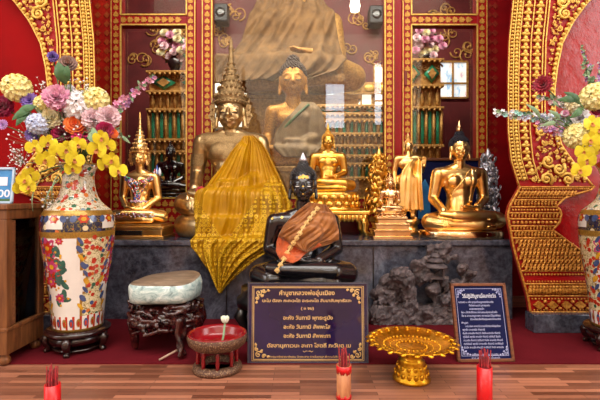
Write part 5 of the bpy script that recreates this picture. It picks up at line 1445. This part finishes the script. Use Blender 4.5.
def flower(name, label, kind, px, py, r, mat, vx, vy, rnd, Y=None, leaf=False):
    Y = Y or vy - .1 + rnd.uniform(-.04, .04); c = P(px, py, Y); rr = r * 1.14 * Y / F
    pts = stem_to(vx, vy, c, rnd); t = thing(name, label, 'flower', tuple(pts[0]), 'flowers in the left vase' if vx < 0 else 'flowers in the right vase')
    n = (c - Vector((vx, vy + .1, 1.0))).normalized() * .6 + (CAMP - c).normalized() * .9
    m = MB(); KIND[kind](m, c, n, rr, rnd); m.build('bloom', mat, t)
    m = MB(); m.tube(pts, .0035, 5); m.ell(c - n.normalized() * rr * .2, rr * .25, n=6, m=4); m.build('stem', 'stem', t)
    if leaf:
        m = MB(); q = pts[1]; leafm(m, q, q + Vector((rnd.uniform(-.08, .08), -.05, rnd.uniform(-.03, .06))), .022); m.build('leaf', 'leaf', t)
def orchid_spray(label, pxs, vx, vy, rnd, r=9):
    t = thing('orchid_spray', label, 'flower', (vx, vy, 1.05), 'flowers in the left vase' if vx < 0 else 'flowers in the right vase'); cs = []
    for px, py in pxs:
        Y = vy - .17 - rnd.random() * .05; c = P(px, py, Y); cs.append(c); m = MB()
        n = (CAMP - c).normalized() + Vector((rnd.uniform(-.4, .4), 0, rnd.uniform(-.2, .3))); l = orchid(m, c, n, r * Y / F * rnd.uniform(.9, 1.08), rnd); o = m.build('bloom', 'f_yellow', t); l.build('lip', 'f_center', o)
    m = MB(); b = Vector((vx + rnd.uniform(-.03, .03), vy - .03, 1.05)); top = Vector((lerp(vx, cs[0].x, .4), vy - .12, cs[0].z + .05))
    m.tube([b, top] + [c + Vector((0, .02, 0)) for c in cs], .0035, 5); m.build('stem', 'stem', t)
def spike(name, label, a, b, mats, vx, vy, rnd, n=22, r=5):
    (ax, ay, aY), (bx, by, bY) = a, b; p0, p1 = P(ax, ay, aY), P(bx, by, bY)
    t = thing(name, label, 'flower', (vx, vy, 1.05), 'flowers in the left vase' if vx < 0 else 'flowers in the right vase'); m = MB()
    for i in range(n):
        f = i / (n - 1); c = p0.lerp(p1, f) + Vector((rnd.uniform(-.02, .02), rnd.uniform(-.025, .01), rnd.uniform(-.025, .025))) * (1.15 - .6 * f); m.cur = rnd.randrange(len(mats)); k = r * .62 * aY / F * (1.1 - .55 * f)
        R = frame_of((CAMP - c).normalized() + Vector((rnd.uniform(-.8, .8), 0, rnd.uniform(-.8, .8))))
        for q in range(5): petal(m, c, R, q * 1.257 + f * 9, 1.0, k, k * .62, .2)
    m.build('florets', mats, t); m = MB(); m.tube([Vector((vx, vy, 1.05)), (Vector((vx, vy, 1.05)) + p0) * .5 + Vector((0, 0, .03)), p0, p1], [.004, .004, .003, .001], 5); m.build('stem', 'stem', t)
    m = MB()
    for i in range(7):
        c = p0.lerp(p1, i / 9); leafm(m, c, c + Vector((rnd.uniform(-.05, .05), -.02, rnd.uniform(-.05, .04))), .01)
    m.build('leaf', 'leaf_pale', t)
def gyp(label, px, py, rpx, vx, vy, rnd, n=46, Y=None):
    Y = Y or vy - .1; t = thing('gypsophila_sprig', label, 'flower', (vx, vy, 1.05), 'flowers in the left vase' if vx < 0 else 'flowers in the right vase'); c0 = P(px, py, Y); R = rpx * Y / F; s = MB(); m = MB(); hub = c0 + Vector((0, .03, -.3 * R))
    s.tube([Vector((vx, vy, 1.05)), hub], .002, 4)
    for i in range(n):
        c = c0 + Vector((rnd.gauss(0, .5), rnd.gauss(0, .35), rnd.gauss(0, .5))) * R; s.tube([hub, c], .0007, 3, cap=False); m.bead(c, rnd.uniform(.003, .006), 5, 3)
    s.build('stem', 'leaf_pale', t); m.build('tiny_blossoms', 'f_white', t)
def leaf_sprig(label, pxs, mat, vx, vy, rnd, Y=None, w=.028, name='leaf_sprig'):
    Y = Y or vy - .14; t = thing(name, label, 'leaf', (vx, vy, 1.05), 'leaves in the left vase' if vx < 0 else 'leaves in the right vase'); s = MB(); a0 = Vector((vx, vy, 1.05))
    for (x0, y0, x1, y1) in pxs:
        m = MB(); a, b = P(x0, y0, Y), P(x1, y1, Y - .03); leafm(m, a, b, w); m.build('leaf', mat, t); s.tube([a0, (a0 + a) * .5 + Vector((0, 0, .02)), a], .003, 5)
    s.build('stem', 'stem', t)

rnd = random.Random(17)
A = (VLX, VLY, rnd)
for name, label, kind, px, py, r, mat, leaf in (
    ('hydrangea', 'pale yellow hydrangea head at the upper left of the left bouquet', 'hydrangea', 17, 88, 13, 'f_lemon', 1),
    ('carnation', 'magenta carnation at the far left edge of the left bouquet', 'carnation', 2, 107, 11, 'f_magenta', 0),
    ('scabious', 'small purple flower beside the yellow hydrangea in the left bouquet', 'dahlia', 30, 101, 8, 'f_purple', 1),
    ('hydrangea', 'small dull yellow hydrangea between purple and pink blooms in the left bouquet', 'hydrangea', 43, 104, 8, 'f_lemon', 0),
    ('carnation', 'mixed pink carnation at the top middle of the left bouquet', 'carnation', 57, 98, 12, 'f_pink', 0),
    ('dahlia', 'hot pink dahlia low beside the orange rose', 'dahlia', 85, 134, 12, 'f_hotpink', 0),
    ('dahlia', 'deep pink dahlia tucked beside the pale pink carnation, top of left bouquet', 'dahlia', 61, 105, 8, 'f_hotpink', 0),
    ('hydrangea', 'large white hydrangea in the middle of the left bouquet', 'hydrangea', 80, 107, 15, 'f_white', 1),
    ('hydrangea', 'bright lemon yellow hydrangea at the upper right of the left bouquet', 'hydrangea', 96, 100, 12, 'f_lemon', 0),
    ('carnation', 'blush carnation right of the white hydrangea, left bouquet', 'carnation', 93, 119, 10, 'f_blush', 0),
    ('carnation', 'blush carnation at the right edge of the left bouquet', 'carnation', 108, 118, 11, 'f_blush', 0),
    ('carnation', 'cream carnation above the orchids left of the orange rose', 'carnation', 51, 119, 10, 'f_cream', 1),
    ('rose', 'open orange rose in the centre of the left bouquet', 'rose', 76, 126, 10, 'f_orange', 0),
    ('hydrangea', 'bluish white hydrangea at the lower left of the left bouquet', 'hydrangea', 38, 124, 10, 'f_bluewhite', 0),
    ('carnation', 'magenta carnation half hidden below the cream carnation', 'carnation', 62, 134, 9, 'f_magenta', 0),
    ('rose', 'magenta rose under the blush carnations at the right, left bouquet', 'rose', 105, 131, 8, 'f_magenta', 0),
    ('rose', 'small orange rosebud at the right edge of the left bouquet', 'rose', 113, 134, 4.5, 'f_orange', 0),
    ('scabious', 'lone lilac bud at the far left below the magenta carnation', 'dahlia', 3, 125, 5, 'f_lilac', 1),
    ('scabious', 'purple flower just above the leftmost orchid spray', 'dahlia', 33, 135, 7, 'f_purple', 0),
    ('thistle', 'round purple green thistle bud highest in the left bouquet', 'carnation', 53, 57, 5, 'f_purple', 0),
    ('rose', 'withered dusty pink rose above the left bouquet beside a big leaf', 'rose', 68, 65, 8, 'f_dusty', 0),
    ('rose', 'pale pink rosebud between the pink carnation and white hydrangea', 'rose', 68, 98, 5, 'f_blush', 0)):
    flower(name, label, kind, px, py, r, mat, *A, leaf=bool(leaf))
for px, py, r, mat in ((45, 112, 6, 'f_white'), (60, 113, 6, 'f_blush'), (70, 116, 5, 'f_white'), (88, 112, 6, 'f_white'), (101, 108, 5, 'f_blush'), (92, 128, 6, 'f_white'), (27, 116, 5, 'f_white'), (70, 90, 5, 'f_white'), (47, 130, 6, 'f_white'), (100, 125, 6, 'f_blush'), (84, 118, 6, 'f_white')):
    flower('filler_blossom', 'small pale filler blossom between the larger heads of the left bouquet', 'hydrangea', px, py, r, mat, *A, Y=VLY - .06)
orchid_spray('yellow orchid spray at the left of the vase neck, under the cream carnation', [(48, 143), (35, 148), (59, 152), (45, 160)], *A)
orchid_spray('yellow orchid spray hanging over the middle of the vase neck', [(78, 145), (66, 150), (74, 160), (72, 169)], *A)
orchid_spray('yellow orchid spray hanging over the right shoulder of the left vase', [(102, 138), (107, 146), (97, 150), (112, 160), (105, 164), (118, 171)], *A)
orchid_spray('yellow orchid spray drooping lowest at the left, above the teak cabinet', [(30, 175), (25, 180), (22, 188), (29, 187)], *A, r=8)
spike('delphinium', 'long pink delphinium spike reaching right from the left bouquet', (112, 112, 2.4), (156, 76, 2.5), ['f_pink', 'f_lilac', 'f_pink', 'leaf_pale'], *A, n=64, r=6)
spike('snapdragon', 'slim white bud spike pointing right above the right orchid spray', (114, 134, 2.35), (130, 138, 2.35), ['f_white', 'leaf_pale'], *A, n=8, r=4)
for i, (px, py, r, lab) in enumerate(((75, 128, 24, 'baby breath sprig scattered through the middle of the left bouquet'), (32, 140, 16, 'baby breath sprig at the left of the left bouquet'), (20, 158, 13, 'baby breath sprig drooping at the far left above the orchids'), (82, 92, 16, 'baby breath sprig above the white hydrangea'), (44, 92, 14, 'baby breath sprig between the two yellow hydrangeas of the left bouquet'), (75, 168, 14, 'baby breath sprig hanging before the left vase neck'), (50, 202, 12, 'baby breath sprig trailing beside the left vase shoulder'))):
    gyp(lab, px, py, r, *A, n=60 if i < 3 else 36)
leaf_sprig('big green leaf standing at the top of the left bouquet', [(66, 84, 58, 62), (64, 82, 68, 66)], 'leaf', *A, w=.04)
leaf_sprig('green leaves at the left of the left bouquet under the yellow hydrangea', [(34, 108, 12, 120), (36, 106, 18, 112), (30, 112, 16, 126)], 'leaf', *A, w=.022)
leaf_sprig('pale green leaves between the hot pink dahlia and right orchids', [(92, 128, 100, 140), (90, 132, 94, 144)], 'leaf_pale', *A, w=.02)
leaf_sprig('drooping bare twig with small buds before the left vase shoulder', [(62, 176, 44, 208), (60, 172, 52, 200), (40, 180, 33, 212)], 'leaf_pale', *A, w=.004, name='twig')

rnd = random.Random(29); A = (VRX, VRY, rnd)
for name, label, kind, px, py, r, mat, leaf in (
    ('dahlia', 'crimson dahlia on the gilded arch side of the right bouquet', 'dahlia', 543, 85, 9, 'f_crimson', 1),
    ('hydrangea', 'large lemon yellow hydrangea at the right edge, upper right bouquet', 'hydrangea', 595, 97, 13, 'f_lemon', 1),
    ('hydrangea', 'yellow cream hydrangea just above the orchids of the right bouquet', 'hydrangea', 577, 136, 12, 'f_lemon', 0),
    ('carnation', 'white carnation in the middle of the right bouquet', 'carnation', 581, 118, 8, 'f_white', 0),
    ('hydrangea', 'dull yellow hydrangea behind the white carnation, right bouquet', 'hydrangea', 574, 105, 9, 'f_cream', 0),
    ('rose', 'magenta rose at the right edge of the right bouquet', 'rose', 599, 110, 6, 'f_magenta', 0),
    ('rose', 'small pinkish rosebud left of the white carnation, right bouquet', 'rose', 565, 114, 3.6, 'f_pink', 0)):
    flower(name, label, kind, px, py, r, mat, *A, leaf=bool(leaf))
orchid_spray('yellow orchid spray drooping at the lower left of the right bouquet', [(590, 140), (584, 152), (588, 160), (580, 170)], *A)
orchid_spray('yellow orchid spray at the right edge of the right bouquet', [(592, 124), (600, 130), (597, 140), (601, 150)], *A)
spike('delphinium', 'long white and aqua delphinium spike reaching left over the gilded arch', (580, 122, 2.35), (494, 113, 2.3), ['f_white', 'f_bluewhite', 'f_aqua', 'leaf_pale', 'f_white'], *A, n=110, r=7)
spike('delphinium', 'lilac pink delphinium spike below the white one, right bouquet', (585, 142, 2.35), (536, 124, 2.3), ['f_pink', 'f_lilac', 'f_white'], *A, n=60, r=6.5)
spike('snapdragon', 'white snapdragon spike below the crimson dahlia', (572, 104, 2.36), (536, 98, 2.33), ['f_white', 'f_blush', 'leaf_pale'], *A, n=40, r=6)
spike('larkspur', 'thin grey green larkspur spike standing highest in the right bouquet', (590, 86, 2.4), (582, 48, 2.42), ['leaf_pale', 'f_lilac', 'leaf_pale'], *A, n=34, r=5)
spike('larkspur', 'short lilac larkspur spike at the right edge above the hydrangea', (600, 88, 2.4), (599, 62, 2.42), ['f_lilac', 'f_white'], *A, n=14, r=5)
leaf_sprig('green leaves left of the lemon hydrangea in the right bouquet', [(580, 104, 564, 92), (578, 100, 556, 100), (582, 108, 570, 118)], 'leaf', *A, w=.022)
leaf_sprig('pale leaves along the white delphinium spike of the right bouquet', [(560, 120, 548, 110), (540, 118, 526, 104), (556, 122, 540, 126)], 'leaf_pale', *A, w=.014)
gyp('baby breath sprig at the lower left of the right bouquet', 578, 128, 18, *A, n=40)

# dim flower arrangements inside the shrine
def shrine_bouquet(px, py, label, rlabel, grp, seed):
    rnd = random.Random(seed); c = P(px, py, 5.5); z0 = P(0, 72 if px < 300 else 60, 5.3).z + .016; k = (c.z - .1 - z0) / .4; zt = z0 + .4 * k
    t = thing('flower_urn', label, 'vase', (c.x, 5.5, z0)); m = MB(); m.lathe([(a * .75, z * k) for a, z in ((.07, 0), (.08, .02), (.05, .06), (.1, .16), (.13, .26), (.09, .34), (.07, .37), (.1, .4), (.08, .4), (.05, .34))], 20, (c.x, 5.5, z0)); m.build('urn_body', 'ebony', t)
    m = MB()
    for i in range(8):
        a = i * PI / 4; m.ell((c.x + .1 * .72 * math.cos(a), 5.5 + .1 * .72 * math.sin(a), z0 + .24 * k), (.02, .02, .05 * k), n=6, m=5)
    m.build('urn_lobes', 'rosewood', t)
    first = None
    for i in range(15):
        a = i * 2.4; q = math.sqrt((i + .5) / 15); p = Vector((c.x + .2 * q * math.cos(a), 5.45 + rnd.uniform(-.05, .03), c.z + .2 * q * math.sin(a)))
        f = thing('rose', rlabel, 'flower', tuple(p), grp); m = MB(); rose(m, p, (0, -1, .3), .06, rnd); m.build('bloom', rnd.choice(('f_blush', 'f_cream', 'f_pink')), f)
        m = MB(); m.tube([p, (c.x, 5.5, zt)], .005, 4); leafm(m, p + Vector((0, .02, 0)), p + Vector((rnd.uniform(-.1, .1), .02, rnd.uniform(-.12, .1))), .03); m.build('stem', 'leaf', f)
shrine_bouquet(175, 48, 'dark urn of pale roses behind the left glass door', 'pale rose in the dark urn behind the left glass door', 'roses behind the left door', 5)
shrine_bouquet(426, 46, 'dark urn of pale roses behind the right glass door', 'pale rose in the dark urn behind the right glass door', 'roses behind the right door', 6)
# ------------------------------------------------------------------ light and camera
def area(name, loc, target, sx, sy, power, col):
    l = bpy.data.lights.new(name, 'AREA'); l.shape = 'RECTANGLE'; l.size = sx; l.size_y = sy; l.energy = power; l.color = col
    o = bpy.data.objects.new(name, l); COL.objects.link(o); o.location = loc
    o.rotation_euler = (Vector(target) - Vector(loc)).to_track_quat('-Z', 'Y').to_euler(); return o
area('daylight_front', (0, .3, 5.1), (0, 3.0, .7), 6, 1.4, 235, (1, .97, .93))
area('fill_left', (-4.9, .4, 2.4), (0, 3.2, .9), 2.4, 3.2, 115, (.95, .97, 1))  # unseen fill added at the left to lighten the statue fronts
area('fill_right', (4.9, .3, 2.6), (0, 3.2, .9), 2.4, 3.2, 150, (.95, .97, 1))  # matching fill added at the right, also unseen
area('rear_wall_fill', (0, -1.8, 5.4), (0, -4.5, 1.6), 8, 1.0, 850, (1, .96, .9))  # unseen lamp added to brighten the rear wall mirrored in gold and glass
area('shrine_fill', (0, 4.2, 4.2), (0, 5.6, 1.6), 3.6, .6, 230, (1, .92, .8))  # unseen area light added to brighten the shrine interior
w = bpy.data.worlds.new('hall_air'); SC.world = w; w.use_nodes = True
w.node_tree.nodes['Background'].inputs[0].default_value = (.9, .93, 1, 1); w.node_tree.nodes['Background'].inputs[1].default_value = .4
cam = bpy.data.cameras.new('camera'); cam.sensor_width = 36; cam.lens = F / 600 * 36; cam.clip_start = .05
co = bpy.data.objects.new('camera', cam); COL.objects.link(co); co.location = (0, 0, CAMZ); co.rotation_euler = (PI / 2, 0, 0); SC.camera = co
vs = SC.view_settings; vs.view_transform = 'Standard'; vs.look = 'None'; vs.exposure = -0.22; vs.gamma = 1
try: vs.use_curve_mapping = False
except Exception: pass
SC.cycles.use_denoising = True
SC.cycles.max_bounces = 8; SC.cycles.transparent_max_bounces = 12; SC.cycles.sample_clamp_indirect = 6; SC.cycles.caustics_reflective = False
